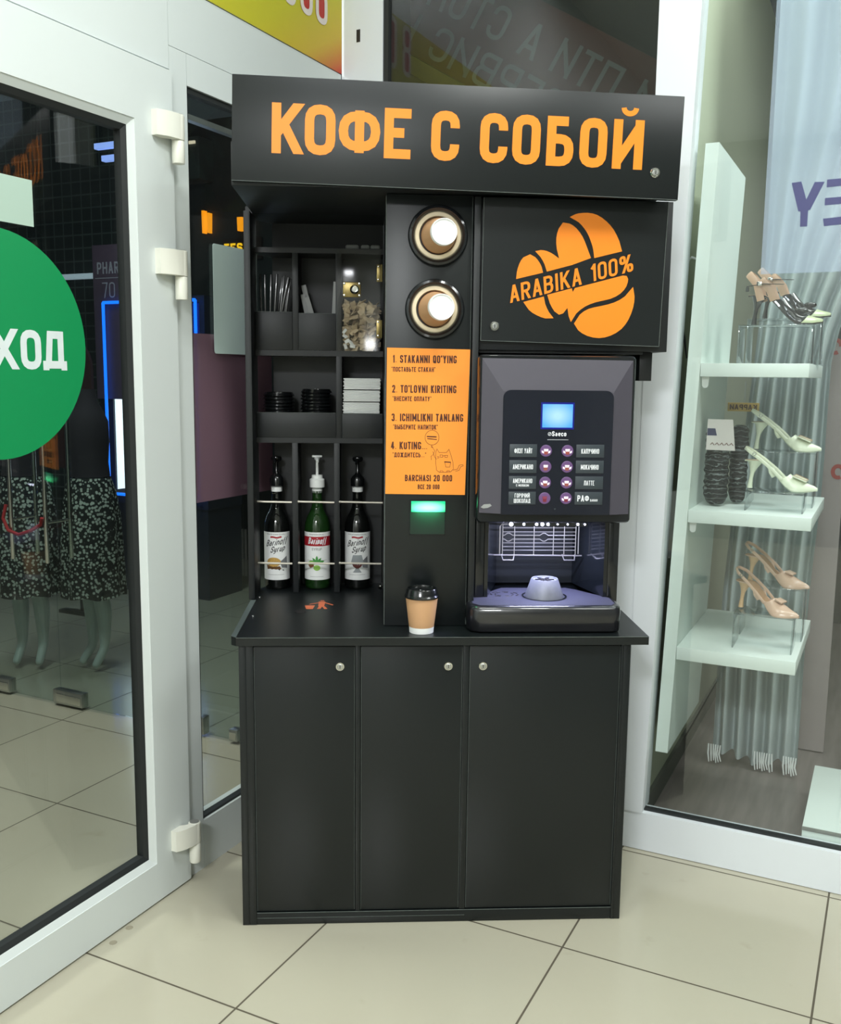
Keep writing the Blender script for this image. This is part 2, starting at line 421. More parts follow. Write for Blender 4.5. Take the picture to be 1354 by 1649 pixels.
def text2d(s, h, t, gap=None, wscale=1.0, align='L', slant=0.0, fit=None):
    gap = 0.12 * h if gap is None else gap
    def run(ws, gp):
        x = 0; out = []
        for ch in s:
            q, w = glyph(ch, x, h, t, ws)
            if ch == 'Й' or True: out += q
            x += w + gp
        return out, x - gp
    q, w = run(wscale, gap)
    if fit:
        k = fit / w; q, w = run(wscale * k, gap * k)
        if abs(w - fit) > 1e-6:
            k = fit / w
            q = [[Vector((p[0] * k, p[1])) for p in f] for f in q]; w = fit
    dx = {'L': 0, 'C': -w / 2, 'R': -w}[align]
    return [[Vector((p[0] + dx + slant * p[1], p[1])) for p in f] for f in q]
def nudge(pts, i):
    """stack overlapping vinyl strokes a hair apart, towards the room"""
    P = [Vector(p) for p in pts]
    n = (P[1] - P[0]).cross(P[2] - P[0])
    if n.length < 1e-12: n = (P[2] - P[0]).cross(P[-1] - P[0])
    if n.length < 1e-12: return P
    n.normalize()
    if abs(n.y) > .3: n *= -math.copysign(1, n.y)
    elif n.x < 0: n = -n
    return [p + n * ((i % 37) * 8e-6) for p in P]
def put(mb, quads, fn):
    for i, f in enumerate(quads):
        mb.poly(nudge([fn(p[0], p[1]) for p in f], i))
def plane_xz(x, y, z):            # text on a front facing plane at depth y
    return lambda a, b: (x + a, y, z + b)
def line2d(pts, t): return ribbon(pts, t)
def arc(cx, cy, rx, ry=None, a0=0, a1=360, n=24):
    ry = ry or rx
    return [(cx + rx * math.cos(math.radians(a0 + (a1 - a0) * i / n)), cy + ry * math.sin(math.radians(a0 + (a1 - a0) * i / n))) for i in range(n + 1)]
def disc(mb, cx, cz, r, fn, n=32):
    mb.poly([fn(cx + r * math.cos(2 * PI * i / n), cz + r * math.sin(2 * PI * i / n)) for i in range(n)])

# ================================================================== STRUCTURE
# tiled floor, laid parallel to the shop front
TA = -0.512
TF = Matrix.Translation((0.0287 * 1.0638 - 0.0017, -0.3235 * 1.0638, 0)) @ Matrix.Rotation(TA, 4, 'Z')
def tile_material():
    m = bpy.data.materials.new('cream_floor_tile'); m.use_nodes = True
    nt = m.node_tree; b = nt.nodes['Principled BSDF']; N = nt.nodes.new; L = nt.links.new
    tc = N('ShaderNodeTexCoord'); sp = N('ShaderNodeSeparateXYZ'); L(tc.outputs['Object'], sp.inputs[0])
    def math_(op, a, bb=None):
        n = N('ShaderNodeMath'); n.operation = op
        for i, v in enumerate((a, bb)):
            if v is None: continue
            if isinstance(v, (int, float)): n.inputs[i].default_value = v
            else: L(v, n.inputs[i])
        return n.outputs[0]
    fx = math_('DIVIDE', sp.outputs[0], 0.6065); fy = math_('DIVIDE', sp.outputs[1], 0.590)
    def edge(f, s):
        a = math_('FRACT', math_('ADD', f, 100.5)); d = math_('ABSOLUTE', math_('SUBTRACT', a, 0.5))
        return math_('MULTIPLY', d, s)
    e = math_('MINIMUM', edge(fx, .6065), edge(fy, .590))
    g = math_('LESS_THAN', e, 0.0026)
    cb = N('ShaderNodeCombineXYZ'); L(math_('FLOOR', fx), cb.inputs[0]); L(math_('FLOOR', fy), cb.inputs[1])
    wn = N('ShaderNodeTexWhiteNoise'); L(cb.outputs[0], wn.inputs[0])
    nz = N('ShaderNodeTexNoise'); nz.inputs['Scale'].default_value = 2.2; nz.inputs['Detail'].default_value = 6; L(tc.outputs['Object'], nz.inputs['Vector'])
    mx = N('ShaderNodeMix'); mx.data_type = 'RGBA'; mx.inputs[6].default_value = (*lin((184, 178, 158)), 1); mx.inputs[7].default_value = (*lin((174, 172, 154)), 1)
    L(math_('ADD', math_('MULTIPLY', wn.outputs[0], 0.25), math_('MULTIPLY', nz.outputs[0], 0.75)), mx.inputs[0])
    # scuffs
    n2 = N('ShaderNodeTexNoise'); n2.inputs['Scale'].default_value = 9; n2.inputs['Detail'].default_value = 8; L(tc.outputs['Object'], n2.inputs['Vector'])
    sc_ = N('ShaderNodeMapRange'); sc_.inputs[1].default_value = 0.66; sc_.inputs[2].default_value = 0.78; L(n2.outputs[0], sc_.inputs[0])
    ms = N('ShaderNodeMix'); ms.data_type = 'RGBA'; L(math_('MULTIPLY', sc_.outputs[0], 0.35), ms.inputs[0]); L(mx.outputs[2], ms.inputs[6]); ms.inputs[7].default_value = (*lin((150, 142, 118)), 1)
    m2 = N('ShaderNodeMix'); m2.data_type = 'RGBA'; L(g, m2.inputs[0]); L(ms.outputs[2], m2.inputs[6]); m2.inputs[7].default_value = (*lin((84, 78, 64)), 1)
    L(m2.outputs[2], b.inputs['Base Color'])
    ro = N('ShaderNodeMapRange'); ro.inputs[3].default_value = 0.16; ro.inputs[4].default_value = 0.8; L(g, ro.inputs[0]); L(ro.outputs[0], b.inputs['Roughness'])
    bp = N('ShaderNodeBump'); bp.inputs['Distance'].default_value = 0.002; bp.inputs['Strength'].default_value = 0.6; bp.invert = True
    L(g, bp.inputs['Height']); L(bp.outputs[0], b.inputs['Normal'])
    return m
fl = MB(TF)
fl.box(-8, 8, -7, 9, -0.06, 0)
floor = fl.build('floor', tile_material(), None, 0, kind='structure', origin=TF.translation)
def grid_mat(name, base, line, sx, w=0.04, rough=0.6):
    m = bpy.data.materials.new(name); m.use_nodes = True
    nt = m.node_tree; b = nt.nodes['Principled BSDF']; N = nt.nodes.new; L = nt.links.new
    tc = N('ShaderNodeTexCoord'); br = N('ShaderNodeTexBrick'); mp = N('ShaderNodeMapping')
    mp.inputs['Rotation'].default_value = (PI / 2, 0, 0)
    L(tc.outputs['Object'], mp.inputs[0]); L(mp.outputs[0], br.inputs['Vector'])
    br.offset = 0; br.inputs['Color1'].default_value = (*lin(base), 1); br.inputs['Color2'].default_value = (*lin(tuple(v * .85 for v in base)), 1)
    br.inputs['Mortar'].default_value = (*lin(line), 1); br.inputs['Scale'].default_value = 1
    br.inputs['Mortar Size'].default_value = sx * w; br.inputs['Brick Width'].default_value = sx; br.inputs['Row Height'].default_value = sx
    L(br.outputs[0], b.inputs['Base Color']); b.inputs['Roughness'].default_value = rough
    return m
M_GRID = grid_mat('dark_lattice_tiles', (34, 42, 40), (72, 80, 78), 0.09, 0.06)

# room behind and around the camera
b = MB(WF); b.box(-0.02, 6.2, -6.2, 0.1, 3.55, 3.65); struct(b, 'ceiling', mat('ceiling_white', (215, 220, 216), 0.9))
b = MB(WF); b.box(0, 6.2, -6.3, -6.2, 0, 3.55); struct(b, 'wall_back', mat('wall_paint', (170, 172, 165), 0.8))
b = MB(WF); b.box(6.2, 6.3, -6.3, 0.1, 0, 3.55); struct(b, 'wall_far', mat('wall_paint', (170, 172, 165), 0.8))

# ---- left wall: transom panels, post, sidelight, door   (u = offset, v = -distance from the corner)
T = 0.06
wl = MB(WF)
wl.box(-T, 0, -0.785, 0.09, 2.326, 2.487)        # upper transom panel
wl.box(-T, 0, -0.715, 0.09, 2.243, 2.3245)       # sidelight head
wl.box(-T, 0, -0.785, -0.7165, 0, 2.3245)        # post
wl.box(-T, 0, -0.715, 0.09, 0, 0.150)            # sidelight sill rail
wl.box(-T, 0, -6.2, -0.7865, 2.266, 2.487); wl.box(-T, 0, -0.7865, 0.09, 2.80, 3.55)       # door head
wl.box(-T, 0, -6.2, -0.785, 2.70, 3.55)
wl.box(-T, 0, -6.2, -1.80, 0, 2.262)
struct(wl, 'wall_left', M_UPVC)
w1 = MB(WF)
w1.box(-0.03, -0.008, -0.7165, -0.704, 0.15, 2.243); w1.box(-0.03, -0.008, -0.704, 0.09, 0.15, 0.158); w1.box(-0.03, -0.008, -0.704, 0.09, 2.228, 2.243)
window1 = struct(w1, 'window_1', M_GASKET)
g = MB(WF); g.box(-0.024, -0.018, -0.706, 0.09, 0.156, 2.232); struct(g, 'window_pane', M_GLASS, window1)
# header strip of dark track seen at the top of the sidelight
g = MB(WF); g.box(-0.055, -0.034, -0.704, 0.09, 2.17, 2.185); struct(g, 'head_track', M_STEEL, window1)

door1 = thing('door_1', loc=(0.0, -0.79, 0), frame=WF, kind='structure')
def door_frame():
    mb = MB(WF)
    a, c_ = -0.7905, -1.78; z0, z1 = 0.006, 2.258; s = 0.135
    x0, x1 = -0.05, 0.012
    # four mitred rails, as prisms in the (v,z) plane
    fn = lambda p, q, d: (d, p, q)
    sv = 0.142; st = 0.150; sb = 0.112
    I = [(a - sv, z0 + sb), (a - sv, z1 - st), (c_ + sv, z1 - st), (c_ + sv, z0 + sb)]
    O = [(a, z0), (a, z1), (c_, z1), (c_, z0)]
    for i in range(4):
        j = (i + 1) % 4
        mb.prism([O[i], O[j], I[j], I[i]], fn, x0, x1)
    return mb, I
dm, DI = door_frame()
struct(dm, 'door_frame', M_UPVC, door1)
gm = MB(WF)                                       # glazing bead, sloping in to the gasket
(va, za), (vb_, zb) = (DI[0][0], DI[0][1]), (DI[2][0], DI[2][1])
bw = 0.018
def ringrect(mb, a0, z0, a1, z1, w, xo, xi):      # rectangle ring around opening a0>a1
    fn = lambda p, q, d: (d, p, q)
    O = [(a0, z0), (a0, z1), (a1, z1), (a1, z0)]
    I = [(a0 - w, z0 + w), (a0 - w, z1 - w), (a1 + w, z1 - w), (a1 + w, z0 + w)]
    for i in range(4):
        j = (i + 1) % 4
        A = [mb.V((xo, *O[i])), mb.V((xo, *O[j])), mb.V((xi, *I[j])), mb.V((xi, *I[i]))]
        B = [mb.V((-0.03, *O[i])), mb.V((-0.03, *O[j])), mb.V((-0.03, *I[j])), mb.V((-0.03, *I[i]))]
        mb.face(A); mb.face(B[::-1])
        for k in range(4): mb.face([A[k], B[k], B[(k + 1) % 4], A[(k + 1) % 4]])
ringrect(gm, va, za, vb_, zb, bw, 0.010, 0.0)
struct(gm, 'glazing_bead', M_UPVC, door1)
gk = MB(WF); ringrect(gk, va - bw, za + bw, vb_ + bw, zb - bw, 0.014, -0.001, -0.008)
struct(gk, 'gasket', M_GASKET, door1)
gp = MB(WF); gp.box(-0.024, -0.018, vb_ + bw + .01, va - bw - .01, za + bw + .01, zb - bw - .01)
struct(gp, 'door_pane', M_GLASS, door1)
def hinge(z0, z1, zm):
    h = MB(WF)
    # upper knuckle with leaf onto the door, lower knuckle on the post
    h.lathe([(0.0165, zm), (0.0175, zm + .003), (0.0175, z1 - .003), (0.015, z1)], (0.034, -0.797, 0), 20)
    h.lathe([(0.0155, z0), (0.0165, z0 + .003), (0.0165, zm - .003), (0.0155, zm - .001)], (0.034, -0.797, 0), 20)
    hl = h.build('hinge', M_HINGE, door1)
    a = MB(WF)
    prof = [(0.012, -0.872), (0.030, -0.872), (0.036, -0.862), (0.044, -0.845), (0.050, -0.815), (0.050, -0.797), (0.030, -0.797), (0.026, -0.82), (0.012, -0.835)]
    a.prism([(p[1], p[0]) for p in prof], lambda p, q, d: (q, p, d), zm + .001, z1 - .001)
    a.build('hinge_leaf', M_HINGE, hl)
    a = MB(WF); a.lathe([(0.0135, z1), (0.0135, z1 + .0012)], (0.034, -0.797, 0), 20); a.build('hinge_cap', mat('grey_cap', (120, 122, 118), .5), hl)
for z0, z1, zm in ((2.022, 2.145, 2.080), (1.672, 1.800, 1.733), (0.068, 0.190, 0.128)):
    hinge(z0, z1, zm)

# ---- right wall: recessed corner post, mullion, bottom rail
LEAN = 0.026
def lean(u, z): return u + LEAN * (z - 1.25)
wr = MB(WF)
wr.box(0.0, 0.158, 0.095, 0.16, 0, 3.55)                     # corner post
wr.box(1.0, 1.0945, -0.002, 0.09, 0.126, 1.86)
wr.box(0.158, 1.12, 0.095, 0.16, 0, 0.13)
wr.box(1.05, 6.2, 0.0, 0.065, 0.002, 0.125)                  # bottom rail
wr.prism([(1.095, 0.125), (lean(1.180, .125), 0.125), (lean(1.180, 3.55), 3.55), (1.095, 3.55)], lambda a, c, d: (a, d, c), -0.004, 0.09)
wr.box(1.17, 6.2, 0.01, 0.07, 2.9, 3.55)
wr.box(0.158, 1.10, 0.095, 0.16, 2.95, 3.55)
struct(wr, 'wall_right', M_UPVC2)
w2 = MB(WF); w2.box(0.158, 0.176, 0.10, 0.13, 0.13, 2.95); w2.box(1.085, 1.097, 0.10, 0.13, 0.13, 2.95)
window2 = struct(w2, 'window_2', M_GASKET)
g = MB(WF); g.box(0.172, 1.09, 0.112, 0.118, 0.13, 2.95); struct(g, 'window_pane', M_GLASSD, window2)
w3 = MB(WF); w3.box(1.145, 6.2, 0.020, 0.045, 0.125, 0.131)
window3 = struct(w3, 'window_3', M_GASKET)
g = MB(WF); g.box(1.15, 6.2, 0.030, 0.036, 0.129, 2.9); struct(g, 'window_pane', M_GLASS, window3)

# ---- shop behind the right window
b = MB(WF); b.box(1.09, 1.125, 0.093, 3.2, 0.0, 3.2); struct(b, 'wall_shop_side', M_SHOPWALL)
b = MB(WF); b.box(1.125, 5.0, 0.07, 3.2, 0.0, 0.045)
mw = mat('grey_wood_floor', (120, 112, 108), 0.35, var=0.5, scale=3.5, stretch=(9, 1, 1))
struct(b, 'floor_shop', mw)
b = MB(WF); b.box(0.001, 5.0, 3.2, 3.3, 0, 3.2); struct(b, 'wall_shop_back', M_DARKWALL)
b = MB(WF); b.box(1.125, 1.137, 0.093, 3.2, 0.045, 0.115); struct(b, 'baseboard_shop', mat('grey_skirting', (96, 98, 90), .6))
# window 2 interior is a dark store room
b = MB(WF); b.box(0.0, 1.09, 0.9, 0.94, 0, 3.2); struct(b, 'wall_store', M_DARKWALL)

# ---- hall beyond the left door, with the frameless shop front of the neighbouring boutique
b = MB(WF); b.box(-7.0, -3.10, 2.3, 2.4, 0, 3.4); struct(b, 'wall_boutique_back', M_GRID)
b = MB(WF); b.box(-7.0, 0.0, 3.3, 3.4, 0, 3.4); struct(b, 'wall_hall_end', M_DARKWALL)
b = MB(WF); b.box(-0.03, 0.0, 0.165, 3.3, 0, 3.25); struct(b, 'wall_partition', M_DARKWALL)

# ================================================================== KIOSK
def lock_part(parent, x, y, z, name='lock', m=None, r=0.0125):
    """cam lock: plated bezel with a round plug and key slot, facing -y"""
    mb = MB(); mb.lathe([(r, 0), (r, .002), (r * .86, .0042), (r * .74, .0042), (r * .70, .003), (0.0, .003)], (x, y, z), 28, axis=(0, -1, 0))
    lk = mb.build(name, m or M_CHROME, parent)
    mb = MB(); mb.lathe([(r * .56, .0028), (r * .56, .0048), (r * .48, .0056), (0.0, .0056)], (x, y, z), 22, axis=(0, -1, 0)); mb.build('lock_plug', M_STEEL, lk)
    mb = MB(); mb.box(x - .0009, x + .0009, y - .0062, y - .005, z - .0045, z + .0045); mb.build('key_slot', M_BLKINK, lk)
    return lk

# base cabinet
base = thing('base_cabinet', 'black laminate lower cabinet with three locked doors on the tiled floor', 'cabinet', (0.515, 0.2, 0))
mb = MB()
mb.box(0, .018, 0, .42, 0, .7815, .0008); mb.box(1.012, 1.03, 0, .42, 0, .7815, .0008)
mb.box(.0182, 1.0118, .40, .418, .03, .7815); mb.box(.0182, 1.0118, .03, .40, .02, .036)
mb.build('carcass', M_BLACK, base)
for q_ in ((.0182, .0375, -.0008, .018, 0.001, .781), (.3025, .3155, .0015, .018, .036, .781), (.5850, .6010, .0015, .018, .036, .781), (1.0045, 1.0118, -.0008, .018, .001, .781)):
    mb = MB(); mb.box(*q_, .0006); mb.build('stile', M_BLACK, base)
mb = MB(); mb.box(.0377, 1.0043, .0005, .018, .001, .0345, .0008); mb.build('plinth_rail', M_BLACK, base)
mb = MB(); mb.box(.0377, 1.0043, -.0006, .0004, .0345, .0356); mb.box(.0377, .60, -.0006, .0004, .0195, .0200)
mb.build('worn_edge_band', M_EDGE, base, 0)
for x0, x1, lx in ((.0390, .3005, .2625), (.3175, .5835, .5465), (.6030, 1.0030, .6380)):
    mb = MB(); mb.box(x0, x1, .0035, .0195, .0375, .7765, .0008)
    d = mb.build('door', M_BLACK, base)
    for xe in (x0, x1 - .0007):
        mb = MB(); mb.box(xe, xe + .0007, .0027, .0034, .04, .774); mb.build('door_edge_band', M_EDGE, d, 0)
    lock_part(d, lx, .0034, .7225)

# countertop
ctop = thing('countertop', 'black laminate countertop lying on the lower cabinet with scuffed front edge', 'countertop', (0.5, 0.2, 0.783))
xy = lambda a, b, d: (a, b, d)
pts = [(-.018, .0), (-.004, -.013), (1.073, -.013), (1.073, .43), (.80, .575), (.80, .645), (.034, .645), (-.018, .550)]
mb = MB(); mb.prism(pts, xy, .7825, .805); mb.build('counter_board', M_BLACK, ctop, 20)
mb = MB(); mb.box(-.004, 1.073, -.0142, -.0131, .8040, .8050); mb.build('worn_front_edge', M_EDGE, ctop, 0)
mb = MB(); mb.prism([(-.018, .0), (-.004, -.0128), (-.002, .40), (-.018, .40)], xy, .8051, .8062); mb.build('side_strip', mat('grey_strip', (74, 84, 82), .5), ctop, 0)
# pictogram sticker of a figure dropping litter in a bin
mb = MB(); zf = .8055
def P2(pl): mb.poly([(p[0], p[1], zf) for p in pl])
P2([(.148, .334), (.178, .334), (.174, .289), (.155, .289)])
P2([(.186, .381), (.206, .381), (.205, .322), (.188, .322)])
P2([(.190, .322), (.200, .322), (.196, .292), (.186, .290)]); P2([(.199, .322), (.207, .322), (.217, .291), (.207, .289)])
P2([(.160, .343), (.162, .352), (.188, .372), (.188, .362)]); P2([(.205, .372), (.205, .362), (.230, .333), (.232, .341)])
P2([(.191, .386), (.202, .386), (.202, .396), (.191, .396)])
mb.build('litter_pictogram', mat('faded_orange_vinyl', (224, 118, 78), .5), ctop, 0)
mb = MB(); mb.lathe([(.017, .8052), (.017, .8056)], (.141, .258, 0), 20); mb.build('dark_round_sticker', M_BLKINK, ctop)
for sx_, sy_ in ((.012, .21), (.004, .44)):
    mb = MB(); mb.lathe([(.0035, .8052), (.003, .8075), (0, .808)], (sx_, sy_, 0), 12); mb.build('screw_head', M_STEEL, ctop)

# open shelf unit at the left
shelf = thing('open_shelf_unit', 'black open shelf unit with bins and bottle bays left of the cup column', 'shelf unit', (0.18, 0.5, 0.8062))
mb = MB(); mb.box(-.024, -.006, .405, .552, .8065, 1.936, .0008); mb.build('side_panel', M_BLACKIN, shelf)
mb = MB(); mb.box(.034, .3755, .630, .640, .8062, 1.936); mb.build('back_panel', M_BLACKIN, shelf)
for z0, z1 in ((1.833, 1.848), (1.532, 1.549), (1.271, 1.287)):
    mb = MB(); mb.prism([(-.006, .50), (.3755, .50), (.3755, .630), (.030, .630), (-.006, .565)], xy, z0, z1); mb.build('shelf_board', M_BLACKIN, shelf, 20)
for x, z0, z1 in ((.105, 1.549, 1.833), (.2335, 1.549, 1.833), (.2345, 1.287, 1.532), (.1005, .8062, 1.271), (.2275, .8062, 1.271)):
    mb = MB(); mb.box(x, x + .0175, .5005, .630, z0, z1, .0006); mb.build('divider', M_BLACKIN, shelf)
for x0, x1, z0, z1 in ((-.005, .1045, 1.5495, 1.662), (.123, .2330, 1.5495, 1.659), (-.004, .2340, 1.2875, 1.363), (.2525, .3750, 1.2875, 1.361)):
    mb = MB(); mb.box(x0, x1, .4985, .5085, z0, z1, .0006); bn = mb.build('bin_front', M_BLACKIN, shelf)
    mb = MB(); mb.box(x0, x1, .4975, .4984, z1 - .0012, z1 - .0004); mb.build('worn_bin_edge', M_EDGE, bn, 0)
for z, xs in ((1.092, ((-.010, .099), (.119, .229), (.245, .377))), (.901, ((-.010, .099), (.119, .229), (.245, .373)))):
    for a, c in xs:
        mb = MB(); mb.tube([(a, .492, z), (c, .492, z - (c - a) * .02)], .0032, 10); mb.sphere((a + .001, .492, z), .0042); mb.build('retaining_rod', mat('pale_metal_rod', (220, 214, 200), .3, .6), shelf)
mb = MB(); mb.tube([(.372, .482, .828), (.372, .466, .826), (.366, .462, .830)], .0035, 8); mb.sphere((.372, .484, .828), .006); mb.build('hook', M_CHROME, shelf)
# smoked acrylic door over the sachets
mb = MB(); mb.box(.2375, .3665, .4880, .4920, 1.548, 1.845, .0008); ad = mb.build('acrylic_door', M_ACRYLD, shelf)
for z0, z1 in ((1.752, 1.802), (1.588, 1.64)):
    mb = MB(); mb.box(.3555, .3690, .4845, .4875, z0, z1, .0008); mb.tube([(.3705, .484, z0), (.3705, .484, z1)], .003, 10); hg = mb.build('brass_hinge', M_BRASS, ad)
    for z in (z0 + .006, z1 - .006):
        mb = MB(); mb.lathe([(.0028, 0), (.0024, .0015), (0, .002)], (.3605, .4845, z), 10, axis=(0, -1, 0)); mb.build('hinge_screw', M_CHROME, hg)
mb = MB(); mb.box(.2555, .3090, .4840, .4875, 1.706, 1.750, .002); pl = mb.build('lock_plate', M_BRASS, ad)
for x, z in ((.2600, 1.711), (.2600, 1.745), (.3045, 1.711), (.3045, 1.745)):
    mb = MB(); mb.lathe([(.0034, 0), (.003, .0015), (0, .002)], (x, .484, z), 10, axis=(0, -1, 0)); mb.build('plate_screw', M_CHROME, pl)
mb = MB(); mb.lathe([(.0135, 0), (.0135, .005), (.011, .0075), (.0085, .006), (.006, .006), (.0055, .008), (0, .008)], (.290, .484, 1.728), 26, axis=(0, -1, 0)); mb.build('lock', M_CHROME, pl)

# black straws and flat stirrers
def sticks(name, label, cat, group, specs, m, w, d, labels=None):
    first = None
    for i, (x, y, z0, L, ax, ay) in enumerate(specs):
        mb = MB()
        M = Matrix.Translation((x, y, z0)) @ Matrix.Rotation(math.radians(ax), 4, 'Y') @ Matrix.Rotation(math.radians(ay), 4, 'X')
        if first is None:
            mb.box(-w, w, -d, d, 0, L, min(w, d) * .5); first = mb.build(name, m, None, label=labels[0] if labels else label, cat=cat, group=group, origin=Vector((0, 0, 0)))
            first.matrix_world = M; Lf = L
        else:
            mb.bm.free(); c = copy_tree(first, M @ Matrix.Diagonal((1, 1, L / Lf, 1)))
sticks('drinking_straw', 'black wrapped straw standing in the upper left bin', 'straw', 'black straws in the upper left bin',
       [(.008, .56, 1.551, .225, -1, 0), (.020, .545, 1.551, .222, 0, 1), (.028, .57, 1.551, .226, 2, 0), (.040, .55, 1.551, .226, 4, 1), (.036, .575, 1.551, .224, 9, 0),
        (.050, .555, 1.551, .224, 7, 0), (.046, .54, 1.551, .220, 12, 2), (.058, .575, 1.551, .218, 9, 0), (.066, .55, 1.551, .214, 8, 1)],
       mat('black_film_wrap', (22, 24, 25), .25, coat=.4), .0036, .0026,
       ['black wrapped straw in the upper left bin, %s' % w for w in ('leftmost', 'second from the left', 'third from the left, set back', 'fourth from the left, nearly upright', 'leaning right at the back of the middle', 'leaning right in the middle', 'leaning right furthest forward', 'leaning right, second from the divider', 'rightmost, next to the divider')])
for i, (x, y, L, ax) in enumerate(((.168, .55, .17, -12), (.182, .56, .20, -14), (.192, .545, .165, -17), (.178, .585, .195, -13), (.222, .55, .205, 3), (.214, .57, .19, 10))):
    mb = MB(); M = Matrix.Translation((x, y, 1.5512)) @ Matrix.Rotation(math.radians(ax), 4, 'Y')
    mb.box(-.0075, .0075, -.0009, .0009, 0, L, .0004)
    lb = 'pale paper sachet stick in the upper middle bin, ' + ('leftmost and shorter', 'tallest of the left leaning ones', 'most tilted to the left', 'leaning left at the back', 'nearly upright at the right side', 'leaning right beside the acrylic door')[i]
    o = mb.build('sachet_stick', mat('grey_white_paper', (150, 152, 150), .6), None, label=lb, cat='sachet', group='sachet sticks leaning %s' % ('left' if i < 4 else 'right'), origin=Vector((0, 0, 0)))
    o.matrix_world = M

# brown sugar sachets heaped behind the acrylic door
mb = MB()
n1, n2 = 7, 5
top = [[mb.V((-.022 + .044 * i / (n1 - 1), -.014 + .028 * j / (n2 - 1), .0035 * math.sin(PI * i / (n1 - 1)) * math.sin(PI * j / (n2 - 1)) + .0012 * math.sin(5 * i + 3 * j))) for j in range(n2)] for i in range(n1)]
bot = [[mb.V((-.022 + .044 * i / (n1 - 1), -.014 + .028 * j / (n2 - 1), -.0008 - .003 * math.sin(PI * i / (n1 - 1)) * math.sin(PI * j / (n2 - 1)) + .0012 * math.sin(5 * i + 3 * j))) for j in range(n2)] for i in range(n1)]
for i in range(n1 - 1):
    for j in range(n2 - 1):
        mb.face([top[i][j], top[i + 1][j], top[i + 1][j + 1], top[i][j + 1]]); mb.face([bot[i][j], bot[i][j + 1], bot[i + 1][j + 1], bot[i + 1][j]])
for i in range(n1 - 1):
    mb.face([top[i][0], bot[i][0], bot[i + 1][0], top[i + 1][0]]); mb.face([top[i][-1], top[i + 1][-1], bot[i + 1][-1], bot[i][-1]])
for j in range(n2 - 1):
    mb.face([top[0][j], top[0][j + 1], bot[0][j + 1], bot[0][j]]); mb.face([top[-1][j], bot[-1][j], bot[-1][j + 1], top[-1][j + 1]])
sachet0 = mb.build('sugar_sachet', M_SUGAR, None, 60, label='brown paper sugar sachet in the heap behind the acrylic door', cat='sachet', group='brown sachets behind the acrylic door', origin=Vector((0, 0, 0)))
rs = random.Random(5)
first = True
for row in range(17):
    for k in range(12):
        z = 1.560 + row * .0083 + rs.uniform(-.003, .003)
        if z > 1.695 - .015 * (k % 3 == 1): continue
        x = .264 + .0085 * k + rs.uniform(-.004, .004); y = .512 + .030 * (k % 3) + rs.uniform(-.003, .003)
        M = Matrix.Translation((min(max(x, .266), .356), y, z)) @ Matrix.Rotation(rs.uniform(-1.2, 1.2), 4, 'Y') @ Matrix.Rotation(rs.uniform(-.9, 1.3), 4, 'X') @ Matrix.Rotation(rs.uniform(0, PI), 4, 'Z') @ Matrix.Scale(.62, 4)
        if first: sachet0.matrix_world = M; first = False
        else: copy_tree(sachet0, M)
wsach = sachet0.copy(); wsach.data = sachet0.data.copy(); wsach.data.materials[0] = M_WHITE; wsach.name = 'white_sachet'
wsach['label'] = 'small white sachet at the lower left of the brown heap'; wsach['group'] = 'white sachets in the brown heap'
COL.objects.link(wsach)
for i, (x, z, r1, r2) in enumerate(((.262, 1.592, .6, 1.2), (.268, 1.578, -.5, 1.4), (.280, 1.572, .9, 1.1), (.260, 1.607, -.9, 1.0), (.284, 1.563, .1, 1.5), (.263, 1.562, 1.3, 1.2))):
    M = Matrix.Translation((x, .4995, z)) @ Matrix.Rotation(r1, 4, 'Y') @ Matrix.Rotation(r2, 4, 'X') @ Matrix.Scale(.36, 4)
    if i == 0: wsach.matrix_world = M
    else: copy_tree(wsach, M)

# lid stacks
def lid_mb():
    mb = MB()
    mb.lathe([(.0, .009), (.036, .009), (.039, .0115), (.0425, .0115), (.0440, .007), (.0468, .004), (.0480, .0015), (.0470, 0), (.0440, 0), (.042, .005), (.0, .0065)], (0, 0, 0), 40)
    return mb
lid0 = None
ORD = ['topmost', 'second from the top', 'third from the top', 'fourth from the top', 'fifth from the top', 'sixth from the top', 'seventh from the top']
for (cx, cy, n, side_) in ((.056, .562, 13, 'left lower'), (.1705, .562, 14, 'right taller')):
    for k in range(n):
        r_ = n - 1 - k
        lb = 'black plastic cup lid, %s in the %s lid stack' % (ORD[r_], side_) if r_ < 7 else 'black plastic cup lid hidden low in the %s lid stack' % side_
        M = Matrix.Translation((cx + .0012 * math.sin(k * 2.1), cy, 1.2878 + k * .0103)) @ Matrix.Rotation(.02 * math.sin(k * 1.3) * (k == n - 1), 4, 'X')
        if lid0 is None:
            lid0 = lid_mb().build('cup_lid', M_LIDBLK, None, label=lb, cat='cup lid', group='lids in the left stack', origin=Vector((0, 0, 0)))
            mbk = MB(); mbk.box(-.004, .004, -.043, -.034, .0112, .0135, .001); kn = mbk.build('drink_tab', M_LIDBLK, lid0); WORLD[lid0.name] = Matrix.Identity(4)
            lid0.matrix_world = M
        else:
            c = copy_tree(lid0, M, lb); cur = c; c['group'] = 'lids in the left stack' if cx < .1 else 'lids in the right stack'

